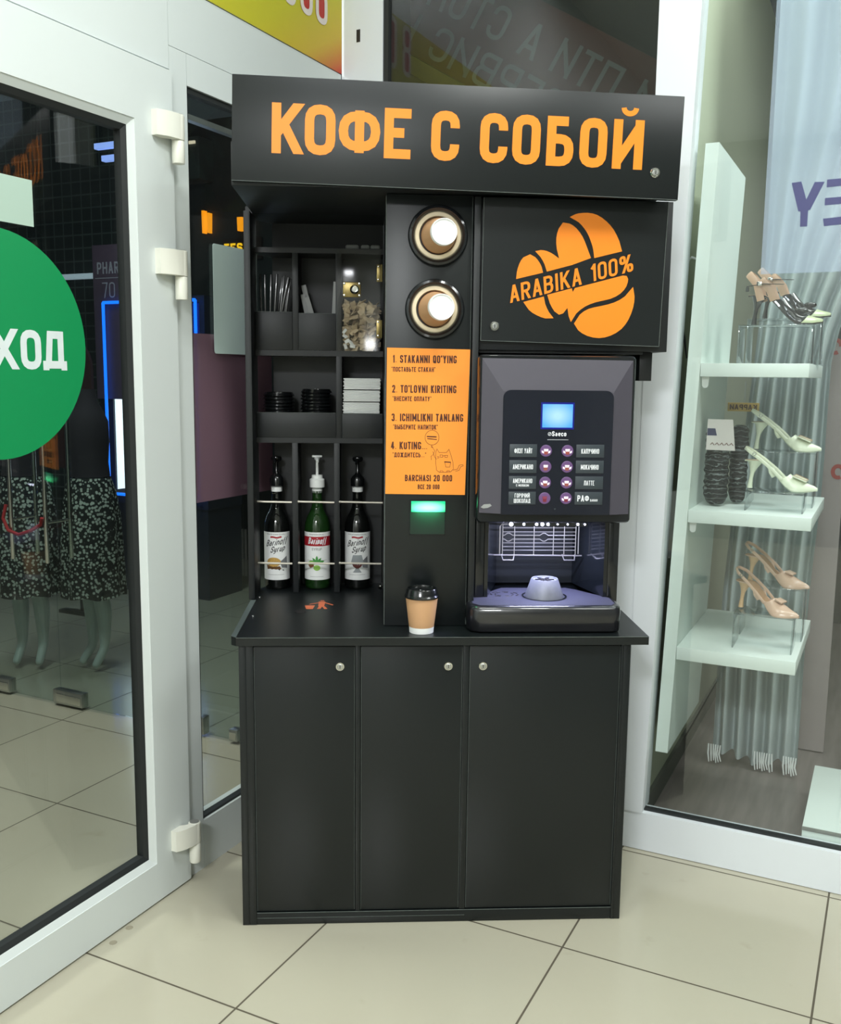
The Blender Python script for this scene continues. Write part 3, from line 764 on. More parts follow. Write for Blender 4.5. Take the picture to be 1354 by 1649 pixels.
# napkins
nap0 = None
for k in range(5):
    mb = MB()
    if nap0 is None:
        for s in range(8):
            z = s * .0042; j = .0018 * math.sin(s * 2.3)
            mb.box(-.0560 + j, .0560 + j * .5, -.052, .05, z, z + .0039, .0018)
        nap0 = mb.build('napkin_pack', M_WHITE, None, cat='napkins', group='napkin packs in the lower right bin', origin=Vector((0, 0, 0)))
        c = nap0
    else:
        mb.bm.free(); c = copy_tree(nap0)
    c.matrix_world = Matrix.Translation((.3115 + .0012 * math.sin(k * 2.2), .562, 1.2885 + k * .0364)) @ Matrix.Rotation(.012 * math.sin(k * 1.7), 4, 'Z')
    c['label'] = ('white paper napkin pack, bottom one hidden low in its bin', 'white paper napkin pack half hidden behind the bin front', 'white paper napkin pack just above the bin front, lowest in full view',
                  'white paper napkin pack in the middle of the visible three', 'white paper napkin pack, topmost of its stack')[k]
# white wrapped packets on top of the shelf
for i, (x0, x1) in enumerate(((.262, .302), (.308, .334), (.336, .366))):
    mb = MB(); mb.box(x0, x1, .515, .55, 1.8482, 1.862, .006, seg=3)
    mb.build('wrapped_packet', mat('grey_white_paper', (150, 152, 150), .6), None, 60, label='small pale packet on the top shelf, %s of three' % ('leftmost', 'middle one', 'rightmost')[i], cat='packet', group='pale packets on the top shelf')

# syrup bottles
def cyl_fn(cx, cy, r):
    return lambda a, b_: (cx + r * math.sin(a / r), cy - r * math.cos(a / r), b_)
def wrap_text(mb, s, h, t, z, cx, cy, r, fit=None, slant=0, x=0, align='C', rise=0.0):
    q = text2d(s, h, t, fit=fit, align=align, slant=slant)
    fn = cyl_fn(cx, cy, r)
    put(mb, q, lambda p, w_: fn(p + x, z + w_ + rise * p))
def label_patch(mb, x0, x1, z0, z1, cx, cy, r, n=16):
    fn = cyl_fn(cx, cy, r)
    for i in range(n):
        a, c = x0 + (x1 - x0) * i / n, x0 + (x1 - x0) * (i + 1) / n
        mb.poly([fn(a, z0), fn(c, z0), fn(c, z1), fn(a, z1)])
def wpoly(mb, pts, cx, cy, r):
    fn = cyl_fn(cx, cy, r)
    P = []
    for i in range(len(pts)):
        a, b_ = pts[i], pts[(i + 1) % len(pts)]
        P += [(a[0] + (b_[0] - a[0]) * k / 3, a[1] + (b_[1] - a[1]) * k / 3) for k in range(3)]
    c0 = (sum(p[0] for p in P) / len(P), sum(p[1] for p in P) / len(P))
    rings = [[(c0[0] + (p[0] - c0[0]) * f, c0[1] + (p[1] - c0[1]) * f) for p in P] for f in (.02, .35, .7, 1)]
    V = [[mb.V(fn(*p)) for p in r_] for r_ in rings]
    mb.face(V[0])
    for A, B in zip(V[:-1], V[1:]):
        for i in range(len(P)): mb.face([A[i], A[(i + 1) % len(P)], B[(i + 1) % len(P)], B[i]])
def bottle(cx, cy, glass, pump, label, kind):
    t = thing('syrup_bottle', label, 'syrup bottle', (cx, cy, .8062), group=None)
    z = .8062; mb = MB()
    mb.lathe([(0, .004), (.030, 0), (.038, .002), (.0408, .008), (.0408, .190), (.0395, .205), (.033, .226), (.0225, .246), (.0175, .262), (.0155, .285), (.0148, .300), (.0165, .302), (.0165, .309), (0, .309)], (cx, cy, z), 40)
    mb.build('glass_bottle', glass, t)
    z += .0
    # pump
    zc = z + .309
    if kind == 'mint':
        mb = MB(); mb.lathe([(.0165, 0), (.0165, .012), (.0135, .013)], (cx, cy, zc - .006), 28); mb.build('neck_ring', M_WHITEPL, t)
        mb = MB(); mb.lathe([(.0150, .008), (.0235, .012), (.0238, .036), (.0175, .040), (.0170, .050), (.0045, .051), (.0042, .096), (.0, .096)], (cx, cy, zc), 28)
        pc = mb.build('pump', pump, t)
        mb = MB(); mb.lathe([(.006, 0), (.0085, .004), (.009, .012), (.0, .013)], (cx, cy, zc + .096), 20)
        mb.box(cx - .016, cx + .016, cy - .007, cy + .007, zc + .105, zc + .112, .003); mb.tube([(cx, cy, zc + .102), (cx + .002, cy - .025, zc + .102), (cx + .003, cy - .036, zc + .094)], [.0062, .0055, .004], 10)
        mb.build('pump_head', pump, pc)
    else:
        mb = MB(); mb.lathe([(.0170, 0), (.0172, .014), (.0150, .015)], (cx, cy, zc - .002), 28); mb.build('neck_ring', M_WHITEPL, t)
        mb = MB(); mb.lathe([(.0160, .013), (.0215, .016), (.0220, .038), (.0175, .046), (.0105, .052), (.0055, .060), (.005, .092), (0, .092)], (cx, cy, zc), 28)
        pc = mb.build('pump', pump, t)
        mb = MB(); mb.lathe([(.006, 0), (.014, .004), (.017, .010), (.015, .017), (0, .020)], (cx, cy, zc + .090), 22)
        mb.tube([(cx, cy, zc + .098), (cx - .002, cy - .028, zc + .098), (cx - .003, cy - .036, zc + .088)], [.0065, .0058, .0042], 10)
        mb.build('pump_head', pump, pc)
    # label
    r = .0413; w = .0415; z0, z1 = z + .030, z + .182
    mb = MB(); label_patch(mb, -w * 1.3, w * 1.3, z0, z1, cx, cy, r, 24); lb = mb.build('label', M_WHITE, t, label='white paper label')
    rt = r + .0003
    def ink(name, m, f):
        mb = MB(); f(mb); mb.build(name, m, lb, 0)
    zz = z0
    if kind == 'mint':
        ink('label_band', M_RED, lambda m_: label_patch(m_, -w * 1.3, w * 1.3, zz + .108, zz + .138, cx, cy, rt - .0001))
        ink('label_lettering', M_WHITEINK, lambda m_: wrap_text(m_, 'Barinoff', .021, .0030, zz + .1145, cx, cy, rt + .0003, fit=.060, slant=.25))
        def f(m_):
            wrap_text(m_, 'SYRUP', .0080, .0010, zz + .0945, cx, cy, rt, fit=.032)
            wrap_text(m_, 'PROFESSIONAL', .003, .0006, zz + .1435, cx, cy, rt, fit=.050)
            label_patch(m_, -.022, .022, zz + .0105, zz + .0112, cx, cy, rt); label_patch(m_, -.034, .034, zz + .062, zz + .0627, cx, cy, rt)
        ink('small_print', mat('grey_print', (110, 112, 112), .5), f)
        def lf(m_):
            for a, L in ((90, .024), (50, .022), (130, .022), (15, .026), (165, .026)):
                c_, s_ = math.cos(math.radians(a)), math.sin(math.radians(a)); q = [(0, 0), (.35, .16), (.7, .16), (1, 0), (.7, -.16), (.35, -.16)]
                wpoly(m_, [(L * (p[0] * c_ - p[1] * s_), zz + .054 + L * (p[0] * s_ + p[1] * c_)) for p in q], cx, cy, rt)
        ink('mint_leaf_print', mat('leaf_green', (70, 150, 70), .5), lf)
        ink('lime_print', mat('lime_green', (150, 200, 90), .5), lambda m_: (wpoly(m_, arc(0, zz + .039, .011, .009)[:-1], cx, cy, rt + .0001), wpoly(m_, arc(-.018, zz + .053, .012, .007)[:-1], cx, cy, rt + .0001)))
        ink('brown_print', mat('brown_print', (120, 74, 48), .5), lambda m_: wpoly(m_, [(-.030, zz + .048), (-.012, zz + .052), (-.008, zz + .044), (-.022, zz + .038)], cx, cy, rt + .00015))
    else:
        def f(m_):
            wrap_text(m_, 'Barinoff', .0200, .0025, zz + .111, cx, cy, rt, fit=.070, slant=.35, rise=.16)
            wrap_text(m_, 'Syrup', .0190, .0025, zz + .090, cx, cy, rt, fit=.046, slant=.35, rise=.16, x=.004)
            q = [(-.034 + .004 * i, zz + .112 + .003 * math.sin(i)) for i in range(3)]
        ink('label_lettering', M_BLKINK, f)
        def f2(m_):
            q = ribbon([(-.018 + .004 * i, zz + .136 + .0012 * math.sin(i * .9)) for i in range(10)], .005)
            fn = cyl_fn(cx, cy, rt)
            for a in q: m_.poly([fn(p[0], p[1]) for p in a])
        ink('red_ribbon_print', M_RED, f2)
        ink('small_print', mat('grey_print', (110, 112, 112), .5), lambda m_: (wrap_text(m_, 'PROFESSIONAL', .004, .0006, zz + .1435, cx, cy, rt, fit=.062), label_patch(m_, -.026, .026, zz + .0165, zz + .0172, cx, cy, rt)))
        ink('grey_panel_print', mat('grey_tint_print', (120, 122, 124), .5), lambda m_: wpoly(m_, [(.012, zz + .058), (.036, zz + .076), (.038, zz + .036), (.018, zz + .040)], cx, cy, rt))
        if kind == 'cookie':
            ink('cookie_print', mat('cookie_tan', (200, 160, 84), .6, var=.4, scale=300), lambda m_: (wpoly(m_, arc(-.008, zz + .057, .023, .015)[:-1], cx, cy, rt + .0001)))
            ink('cookie_shadow_print', mat('cookie_brown', (120, 84, 48), .6, var=.4, scale=300), lambda m_: wpoly(m_, [(-.034, zz + .048), (.012, zz + .044), (.016, zz + .034), (-.030, zz + .034)], cx, cy, rt + .00015))
            ink('crumb_print', M_BLKINK, lambda m_: (wpoly(m_, [(.006, zz + .034), (.012, zz + .036), (.011, zz + .030)], cx, cy, rt + .0001), wpoly(m_, [(.018, zz + .032), (.024, zz + .033), (.026, zz + .028)], cx, cy, rt + .0001)))
        else:
            ink('goblet_print', mat('goblet_grey', (150, 156, 158), .5), lambda m_: wpoly(m_, [(-.014, zz + .080), (.014, zz + .080), (.020, zz + .058), (.014, zz + .044), (.003, zz + .036), (.003, zz + .028), (.014, zz + .024), (-.014, zz + .024), (-.003, zz + .028), (-.003, zz + .036), (-.014, zz + .044), (-.020, zz + .058)], cx, cy, rt + .0001))
            ink('goblet_drink_print', mat('dark_red_print', (92, 40, 34), .5), lambda m_: wpoly(m_, [(-.017, zz + .052), (.017, zz + .052), (.012, zz + .043), (.003, zz + .037), (-.003, zz + .037), (-.012, zz + .043)], cx, cy, rt + .0002))
    return t
bottle(.0445, .583, M_GLASSBLK, M_LIDBLK, 'dark syrup bottle with cookie on its label and black pump, leftmost of three', 'cookie')
bottle(.1715, .583, M_GLASSGRN, M_WHITEPL, 'green syrup bottle with white pump and red band with mint leaves on the label', 'mint')
bottle(.2985, .583, M_GLASSBLK, M_LIDBLK, 'dark syrup bottle with a goblet on its label and black pump, beside the cup column', 'goblet')

# cup column
col = thing('cup_dispenser_column', 'tall black column panel with two round cup holders and an orange instruction placard', 'dispenser column', (.49, .27, .8062))
mb = MB(); mb.box(.3780, .6010, .100, .118, .8062, 1.9345, .001); cp = mb.build('front_panel', M_BLACK, col)
mb = MB(); mb.box(.3780, .396, .119, .640, .8062, 1.930, .0008); mb.build('side_panel', M_BLACKIN, col)
mb = MB(); mb.box(.6030, .6190, .086, .560, .8062, 1.930, .0008); mb.build('side_panel', M_BLACKIN, col)
mb = MB(); mb.box(.3772, .3786, .0988, .0999, .81, 1.93); mb.box(.5985, .5992, .0988, .0999, .81, 1.93); mb.build('worn_edge', M_EDGE, col, 0)
for cx, cz in ((.5105, 1.8325), (.5045, 1.6480)):
    mb = MB(); mb.lathe([(.0770, 0), (.0770, .006), (.0735, .013), (.0680, .0155), (.0625, .013), (.0605, .006), (.0600, .0)], (cx, .0995, cz), 56, axis=(0, -1, 0), cap=False)
    rg = mb.build('dispenser_ring', M_GLOSSBLK, col)
    mb = MB(); mb.lathe([(.0600, -.002), (.0600, .006), (.0575, .0085), (.0490, .0085), (.0470, .003), (.046, -.02)], (cx, .0995, cz), 56, axis=(0, -1, 0), cap=False)
    mb.build('inner_collar', M_CREAM, rg)
    mb = MB(); mb.lathe([(.060, .0), (.0, .0)], (cx, .0992, cz), 40, axis=(0, -1, 0), cap=False); mb.build('tube_opening', M_BLKINK, rg)
# placard
pla = MB(); pla.poly([(.3795, .0985, 1.166), (.5915, .0985, 1.164), (.5990, .0985, 1.5465), (.3820, .0985, 1.5490)]); plc = pla.build('instruction_placard', M_PLACARD, col, 0, label='orange printed placard')
mb = MB()
def ptext(s, u0, v0, h, fit, t=None, align='L'):
    # placard pixel frame of the sheet: u across 0..1, v down 0..1
    x = .3808 + u0 * .2145; z = 1.5478 - v0 * .3828
    put(mb, text2d(s, h, t or h * .17, fit=fit, align=align), plane_xz(x, .0982, z))
W_ = .2145
ptext('1. STAKANNI QO\'YING', .075, .098, .0200, .79 * W_ * .985)
ptext('"ПОСТАВЬТЕ СТАКАН"', .060, .158, .0125, .535 * W_)
ptext('2. TO\'LOVNI KIRITING', .070, .300, .0200, .785 * W_)
ptext('"ВНЕСИТЕ ОПЛАТУ"', .075, .357, .0125, .475 * W_)
ptext('3. ICHIMLIKNI TANLANG', .065, .494, .0200, .880 * W_)
ptext('"ВЫБЕРИТЕ НАПИТОК"', .085, .550, .0125, .550 * W_)
ptext('4. KUTING...', .060, .687, .0200, .445 * W_)
ptext('"ДОЖДИТЕСЬ..."', .080, .742, .0125, .415 * W_)
ptext('BARCHASI 20 000', .235, .908, .0170, .585 * W_)
ptext('ВСЕ 20 000', .395, .963, .0125, .270 * W_)
pf = lambda a, b_: (a, .0982, b_)
def PP(u, v): return (.3808 + u * W_, 1.5478 - v * .3828)
def strokeP(pts, t=.0009):
    put(mb, ribbon([PP(*p) for p in pts], t), pf)
# balloon and cat doodle
cx_, cz_ = PP(.565, .605)
put(mb, ribbon([(cx_ + .0185 * math.cos(2 * PI * i / 24), cz_ + .0195 * math.sin(2 * PI * i / 24)) for i in range(25)], .0010), pf)
strokeP([(.56, .66), (.575, .672), (.555, .672), (.56, .66)])
strokeP([(.57, .672), (.60, .695), (.585, .72), (.555, .735), (.56, .76)]); strokeP([(.575, .70), (.60, .74), (.625, .755)])
strokeP([(.50, .598), (.62, .600)], .0032); strokeP([(.505, .612), (.625, .618)], .0022)
strokeP([(.625, .83), (.612, .77), (.615, .70), (.628, .683), (.655, .708), (.745, .708), (.775, .685), (.795, .715), (.825, .77), (.835, .82), (.80, .842), (.66, .845), (.625, .83)])
strokeP([(.83, .83), (.885, .822), (.905, .795), (.95, .79), (.955, .80), (.925, .805), (.905, .83), (.86, .838)])
strokeP([(.665, .725), (.70, .725), (.70, .74), (.67, .74), (.665, .725)]); strokeP([(.725, .727), (.76, .727), (.755, .742), (.727, .742), (.725, .727)])
strokeP([(.70, .73), (.725, .73)]); strokeP([(.72, .772), (.80, .775)], .0028); strokeP([(.725, .772), (.74, .808), (.79, .808), (.80, .775)]); strokeP([(.63, .735), (.66, .74)]); strokeP([(.63, .748), (.655, .745)])
strokeP([(.665, .845), (.67, .834), (.70, .834), (.71, .845)]); strokeP([(.75, .845), (.755, .834), (.785, .834), (.79, .843)])
mb.build('placard_lettering', M_INK, plc, 0)
# payment reader
mb = MB(); x0, x1, z0, z1 = .4445, .5400, 1.056, 1.150
for a, c, e, f in ((x0, x1, z1 - .0016, z1), (x0, x1, z0, z0 + .0016), (x0, x0 + .0016, z0, z1), (x1 - .0016, x1, z0, z1)): mb.box(a, c, .0975, .0999, e, f)
rd = mb.build('reader_frame', M_GLOSSBLK, col)
mb = MB(); mb.box(x0 + .0018, x1 - .0018, .0985, .0999, z0 + .0018, z1 - .0018); mb.build('reader_face', mat('green_black_plastic', (24, 40, 34), .3), rd)
mb = MB(); mb.box(.4485, .5395, .0960, .0984, 1.1180, 1.1470, .001)
def led_material():
    m = bpy.data.materials.new('green_lamp'); m.use_nodes = True; nt = m.node_tree; b_ = nt.nodes['Principled BSDF']
    tc = nt.nodes.new('ShaderNodeTexCoord'); mp = nt.nodes.new('ShaderNodeMapping'); mp.inputs['Location'].default_value = (-.5, 0, -.42); nt.links.new(tc.outputs['Generated'], mp.inputs[0])
    gr = nt.nodes.new('ShaderNodeVectorMath'); gr.operation = 'LENGTH'; nt.links.new(mp.outputs[0], gr.inputs[0])
    cr = nt.nodes.new('ShaderNodeValToRGB'); cr.color_ramp.elements[0].color = (.62, 1, .82, 1); cr.color_ramp.elements[0].position = .12
    cr.color_ramp.elements[1].color = (0, .45, .18, 1); cr.color_ramp.elements[1].position = .62
    nt.links.new(gr.outputs['Value'], cr.inputs[0]); nt.links.new(cr.outputs[0], b_.inputs['Emission Color']); b_.inputs['Emission Strength'].default_value = 1.1
    b_.inputs['Base Color'].default_value = (0, .3, .15, 1); return m
mb.build('green_slot_lamp', led_material(), rd)
lamp = area('green_slot_glow', (.494, .080, 1.125), (.494, .2, 1.04), .06, .12, (.1, 1, .45), size_y=.01)

# cups held in the two dispensers
def paper_cup(name, label, p, axis, kraft=True):
    t = thing(name, label, 'paper cup', p)
    ax = Vector(axis).normalized(); o = Vector(p)
    mb = MB(); mb.lathe([(.0455, .004), (.0445, .0), (.0340, .074), (.0336, .0765)], o, 44, axis=ax, cap=False); mb.build('sleeve', M_KRAFT, t)
    mb = MB(); mb.lathe([(.0336, .0766), (.0325, .0900), (.0322, .0915), (.0305, .0915), (.0300, .0885), (0, .0885)], o, 44, axis=ax, cap=False); mb.build('cup_base', M_WHITE, t)
    return t
paper_cup('dispensed_cup', 'kraft paper cup held base outwards in the upper round holder', (.5115, .098, 1.8328), (.10, -1, -.02))
paper_cup('dispensed_cup', 'kraft paper cup held base outwards in the lower round holder', (.5060, .098, 1.6482), (.12, -1, .0))

# cup standing on the counter
t = thing('coffee_cup', 'kraft paper coffee cup with black lid standing on the countertop', 'coffee cup', (.4765, .042, .8055))
o = (.4765, .042, .8055)
mb = MB(); mb.lathe([(0, .003), (.0295, .003), (.0300, 0), (.0322, 0), (.0332, .016)], o, 44); mb.build('cup_base', M_WHITE, t)
mb = MB(); mb.lathe([(.0333, .0158), (.0425, .0935), (.0420, .095)], o, 44, cap=False); mb.build('sleeve', M_KRAFT, t)
mb = MB(); mb.lathe([(.0430, .0930), (.0455, .0945), (.0462, .0985), (.0440, .1020), (.0430, .1040), (.0405, .1165), (.0390, .1185), (.0365, .1180), (.0355, .1140), (0, .1135)], o, 44); ld = mb.build('lid', M_LIDBLK, t)
mb = MB(); mb.box(o[0] - .009, o[0] + .009, o[1] - .036, o[1] - .020, .9225, .9262, .0015); mb.build('sip_tab', M_LIDBLK, ld)

# upper cabinet with the coffee logo
uc = thing('upper_cabinet', 'black wall cupboard whose locked door shows orange coffee beans and ARABIKA 100%', 'cabinet', (.87, .24, 1.56))
mb = MB(); mb.box(.6205, 1.1215, .108, .385, 1.5465, 1.930, .0008); mb.build('carcass', M_BLACKIN, uc)
mb = MB(); mb.prism([(.6245, 1.570), (1.0945, 1.5600), (1.1030, 1.927), (.6265, 1.929)], lambda a, c, d: (a, d, c), .0895, .1065); dr = mb.build('door', M_BLACK, uc, 20)
mb = MB()
for a, c in (((.6245, 1.570), (1.0945, 1.5600)), ((.6245, 1.570), (.6265, 1.929)), ((1.0945, 1.560), (1.1030, 1.927))): put(mb, ribbon([a, c], .0011), lambda p, q: (p, .0890, q))
mb.build('worn_door_edge', M_EDGE, dr, 0)
mb = MB(); mb.box(1.062, 1.096, .150, .36, 1.470, 1.546, .001); mb.box(.6205, 1.0615, .12, .36, 1.5395, 1.546); mb.build('lower_bracket', M_BLACKIN, uc)
lock_part(dr, .6600, .0893, 1.6065)
# logo, in the sheet frame of the sticker (px) -> metres on the door
def LG(px, py):
    X = 740 + px / 3.3658; Y = 130 + py / 3.3658
    return (.6272 + (X - 779) * .001602 + (Y - 318) * .0000700 + .0, 1.9290 - (Y - 318) * .001560 - (X - 779) * .0000080)
beans = [
 [(590,727),(615,714),(640,706),(690,702),(740,712),(790,745),(830,790),(860,850),(875,905),(722,945),(717,900),(706,860),(690,820),(668,785),(640,755),(610,738)],
 [(400,915),(430,908),(465,913),(500,930),(530,952),(518,900),(516,840),(530,790),(553,757),(590,762),(627,787),(660,832),(682,885),(704,945),(600,985),(462,1024),(450,985),(428,945)],
 [(293,1068),(298,1030),(312,985),(335,950),(372,932),(400,947),(422,975),(434,1000),(441,1030)],
 [(330,1192),(443,1160),(450,1200),(470,1245),(495,1278),(450,1280),(400,1262),(360,1235)],
 [(462,1150),(597,1112),(603,1132),(614,1110),(880,1036),(900,1038),(908,1055),(898,1095),(865,1135),(810,1165),(730,1185),(670,1210),(620,1250),(590,1297),(578,1265),(572,1220),(548,1250),(525,1258),(500,1240),(475,1195)],
 [(935,1097),(943,1150),(935,1210),(910,1275),(870,1330),(810,1368),(745,1383),(680,1372),(630,1342),(607,1305),(640,1255),(690,1222),(760,1205),(830,1185),(890,1150)]]
mb = MB()
for bn in beans:
    sub = []
    for i in range(len(bn)):                      # round the outline
        p0, p1, p2, p3 = (Vector(bn[(i + k) % len(bn)]) for k in (-1, 0, 1, 2))
        sub.append(p1)
        if (p2 - p1).length < 110 and (p1 - p0).angle(p2 - p1) < .7 and (p2 - p1).angle(p3 - p2) < .7:
            sub.append((p1 + p2) * .5625 - (p0 + p3) * .0625)
    vs = [mb.V((LG(*p)[0], .0885, LG(*p)[1])) for p in sub]
    for tri in tessellate_polygon([[Vector((p[0], p[1], 0)) for p in sub]]): mb.face([vs[k] for k in tri])
mb.build('coffee_bean_logo', M_ORANGE, dr, 0)
mb = MB()
q = text2d('ARABIKA 100%', 98, 14.5, gap=11, fit=705)
ca, sa = math.cos(math.radians(15.6)), math.sin(math.radians(15.6))
put(mb, q, lambda p, w_: (lambda w: (w[0], .0880, w[1]))(LG(258 + p * ca - w_ * sa * .15, 1200 - p * sa - w_ * ca)))
mb.build('logo_lettering', M_ORANGE, dr, 0)

# header sign
SR = Matrix.Translation((.555, 0, 2.055)) @ Matrix.Rotation(math.radians(1.3), 4, 'Y')
sg = thing('header_sign', 'long black header sign reading КОФЕ С СОБОЙ in orange across the kiosk top', 'sign', (.555, .23, 1.93))
mb = MB(SR); mb.box(-.553, .553, .02, .038, -.1235, .1235, .001); sp_ = mb.build('sign_board', M_BLACK, sg)
mb = MB(); mb.box(-.004, 1.085, .0385, .45, 1.9365, 2.04, .001); mb.build('header_box', M_BLACKIN, sg)
mb = MB(); mb.prism([(-.024, .4505), (1.02, .4505), (.70, .645), (.034, .645), (-.024, .555)], xy, 1.9365, 1.955); mb.build('rear_cover', M_BLACKIN, sg, 20)
mb = MB(SR)
LET = [('К', .098, .175), ('О', .178, .252), ('Ф', .260, .361), ('Е', .371, .436), ('С', .486, .555), ('С', .606, .674), ('О', .686, .755), ('Б', .771, .838), ('О', .853, .921), ('Й', .936, 1.012)]
for ch, a, c in LET:
    h = .1175; t = .0225
    q, w = glyph(ch, 0, h, t, width=c - a)
    if ch == 'Й':
        q = [f for f in q if max(p[1] for p in f) <= h + .001]
        q += ribbon(arc((c - a) / 2, h + .0275, .0155, .0135, 180, 360, 14), .0125)
    put(mb, q, lambda p, w_, a=a: (p + a - .555, .0196, w_ + (2.0000 - 2.055)))
mb.build('sign_lettering', M_ORANGE, sp_, 0)
mb = MB(SR); mb.box(-.553, .553, .0190, .0199, -.1235, -.1225); mb.build('worn_sign_edge', M_EDGE, sp_, 0)
lock_part(sp_, 1.0445, .0198, 1.9835)

# ------------------------------------------------------------------ coffee machine
cm = thing('coffee_machine', 'black countertop coffee machine with lit blue screen, drink buttons and drip tray', 'coffee machine', (.815, .23, .8055))
XL, XR = .6225, 1.0215
mb = MB(); mb.box(XL, XR, .115, .415, 1.105, 1.533, .006); mb.box(XL, XL + .028, .13, .415, .8057, 1.1045, .004); mb.box(XR - .030, XR, .13, .415, .8057, 1.1045, .004)
mb.box(XL + .029, XR - .031, .330, .415, .8057, 1.1045); mb.build('housing', M_GLOSSBLK, cm)
def rrect(x0, x1, z0, z1, r, k=6):
    P = []
    for cx, cz, a in ((x1 - r, z1 - r, 0), (x0 + r, z1 - r, 90), (x0 + r, z0 + r, 180), (x1 - r, z0 + r, 270)):
        P += [(cx + r * math.cos(math.radians(a + 90 * i / k)), cz + r * math.sin(math.radians(a + 90 * i / k))) for i in range(k + 1)]
    return P
fy = lambda a, c, d: (a, d, c)
mb = MB(); A = rrect(.6155, 1.0215, 1.100, 1.533, .012); Bq = rrect(.6185, 1.0185, 1.103, 1.530, .011)
mb.loft([[(p[0], .114, p[1]) for p in A], [(p[0], .036, p[1]) for p in A], [(p[0], .031, p[1]) for p in Bq]])
dr2 = mb.build('front_door', M_GLOSSBLK, cm)
# grey bezel with sloped sides around a recessed menu window
mb = MB()
O = [(.6225, 1.1265), (1.0155, 1.1240), (1.0125, 1.5215), (.6235, 1.5240)]
I = [(.6765, 1.1262), (.9605, 1.1245), (.9605, 1.4400), (.6765, 1.4410)]
Ov = [(p[0], .0300, p[1]) for p in O]; Iv = [(p[0], .0290, p[1]) for p in I]
fr = [(p[0], .0110, p[1]) for p in I]
a = [mb.V(p) for p in Ov]; c = [mb.V(p) for p in fr]
for i, j in ((3, 0), (2, 3), (1, 2)):   # left, top, right
    mb.face([a[i], a[j], c[j], c[i]])
mb.face(c)
bk = [mb.V((p[0], .0312, p[1])) for p in O]
for i in range(4): mb.face([a[i], bk[i], bk[(i + 1) % 4], a[(i + 1) % 4]])
mb.build('grey_bezel', M_GREYPL, dr2, 5)
MS = Matrix.Translation((0, -.0145, 0))
mb = MB(MS)
pp = rrect(.6765, .9605, 1.1245, 1.4445, .020); pp = [(x, z if z > 1.16 else 1.1245) for x, z in pp]
mb.prism(pp, fy, .0225, .0254); mp_ = mb.build('menu_panel', M_PANEL, dr2, 20)
mb = MB(MS); mb.box(.7775, .8555, .0212, .0224, 1.3500, 1.4095, .0005); 
def screen_material():
    m = bpy.data.materials.new('lit_blue_screen'); m.use_nodes = True; nt = m.node_tree; b_ = nt.nodes['Principled BSDF']
    tc = nt.nodes.new('ShaderNodeTexCoord'); mp = nt.nodes.new('ShaderNodeMapping'); mp.inputs['Location'].default_value = (-.5, 0, -.5); nt.links.new(tc.outputs['Generated'], mp.inputs[0])
    gr = nt.nodes.new('ShaderNodeVectorMath'); gr.operation = 'LENGTH'; nt.links.new(mp.outputs[0], gr.inputs[0])
    cr = nt.nodes.new('ShaderNodeValToRGB'); cr.color_ramp.elements[0].color = (.5, .85, 1, 1); cr.color_ramp.elements[0].position = .1
    cr.color_ramp.elements[1].color = (.08, .45, 1, 1); cr.color_ramp.elements[1].position = .6
    nt.links.new(gr.outputs['Value'], cr.inputs[0]); nt.links.new(cr.outputs[0], b_.inputs['Emission Color']); b_.inputs['Emission Strength'].default_value = .9; b_.inputs['Base Color'].default_value = (.02, .05, .1, 1)
    return m
mb.build('display_screen', screen_material(), mp_)
mb = MB(MS); mb.box(.7735, .8595, .0216, .0223, 1.3455, 1.4140); mb.build('screen_surround', mat('blue_screen_surround', (8, 14, 70), .3, emit=.35, erg=(10, 24, 190)), mp_)
yt = .0220
mb = MB(MS)
put(mb, text2d('Saeco', .0125, .0023, fit=.0370), plane_xz(.8035, yt, 1.3280))
put(mb, ribbon(arc(.7975, 1.3335, .0040), .0011), lambda a, b_: (a, yt, b_)); put(mb, ribbon([(.7955, 1.3310), (.7998, 1.3365)], .0012), lambda a, b_: (a, yt, b_))
put(mb, [[(.792, 1.3185), (.846, 1.3185), (.846, 1.3193), (.792, 1.3193)]], lambda a, b_: (a, yt, b_))
mb.build('maker_lettering', M_WHITEINK, mp_, 0)
rows = [1.2905, 1.2495, 1.2085, 1.1680]
namesL = ['ФЛЭТ УАЙТ', 'АМЕРИКАНО', None, None]; namesR = ['КАПУЧИНО', 'МОКАЧИНО', 'ЛАТТЕ', None]
cups_col = [(150, 70, 64), (150, 84, 74), (150, 80, 72), (120, 40, 56)]
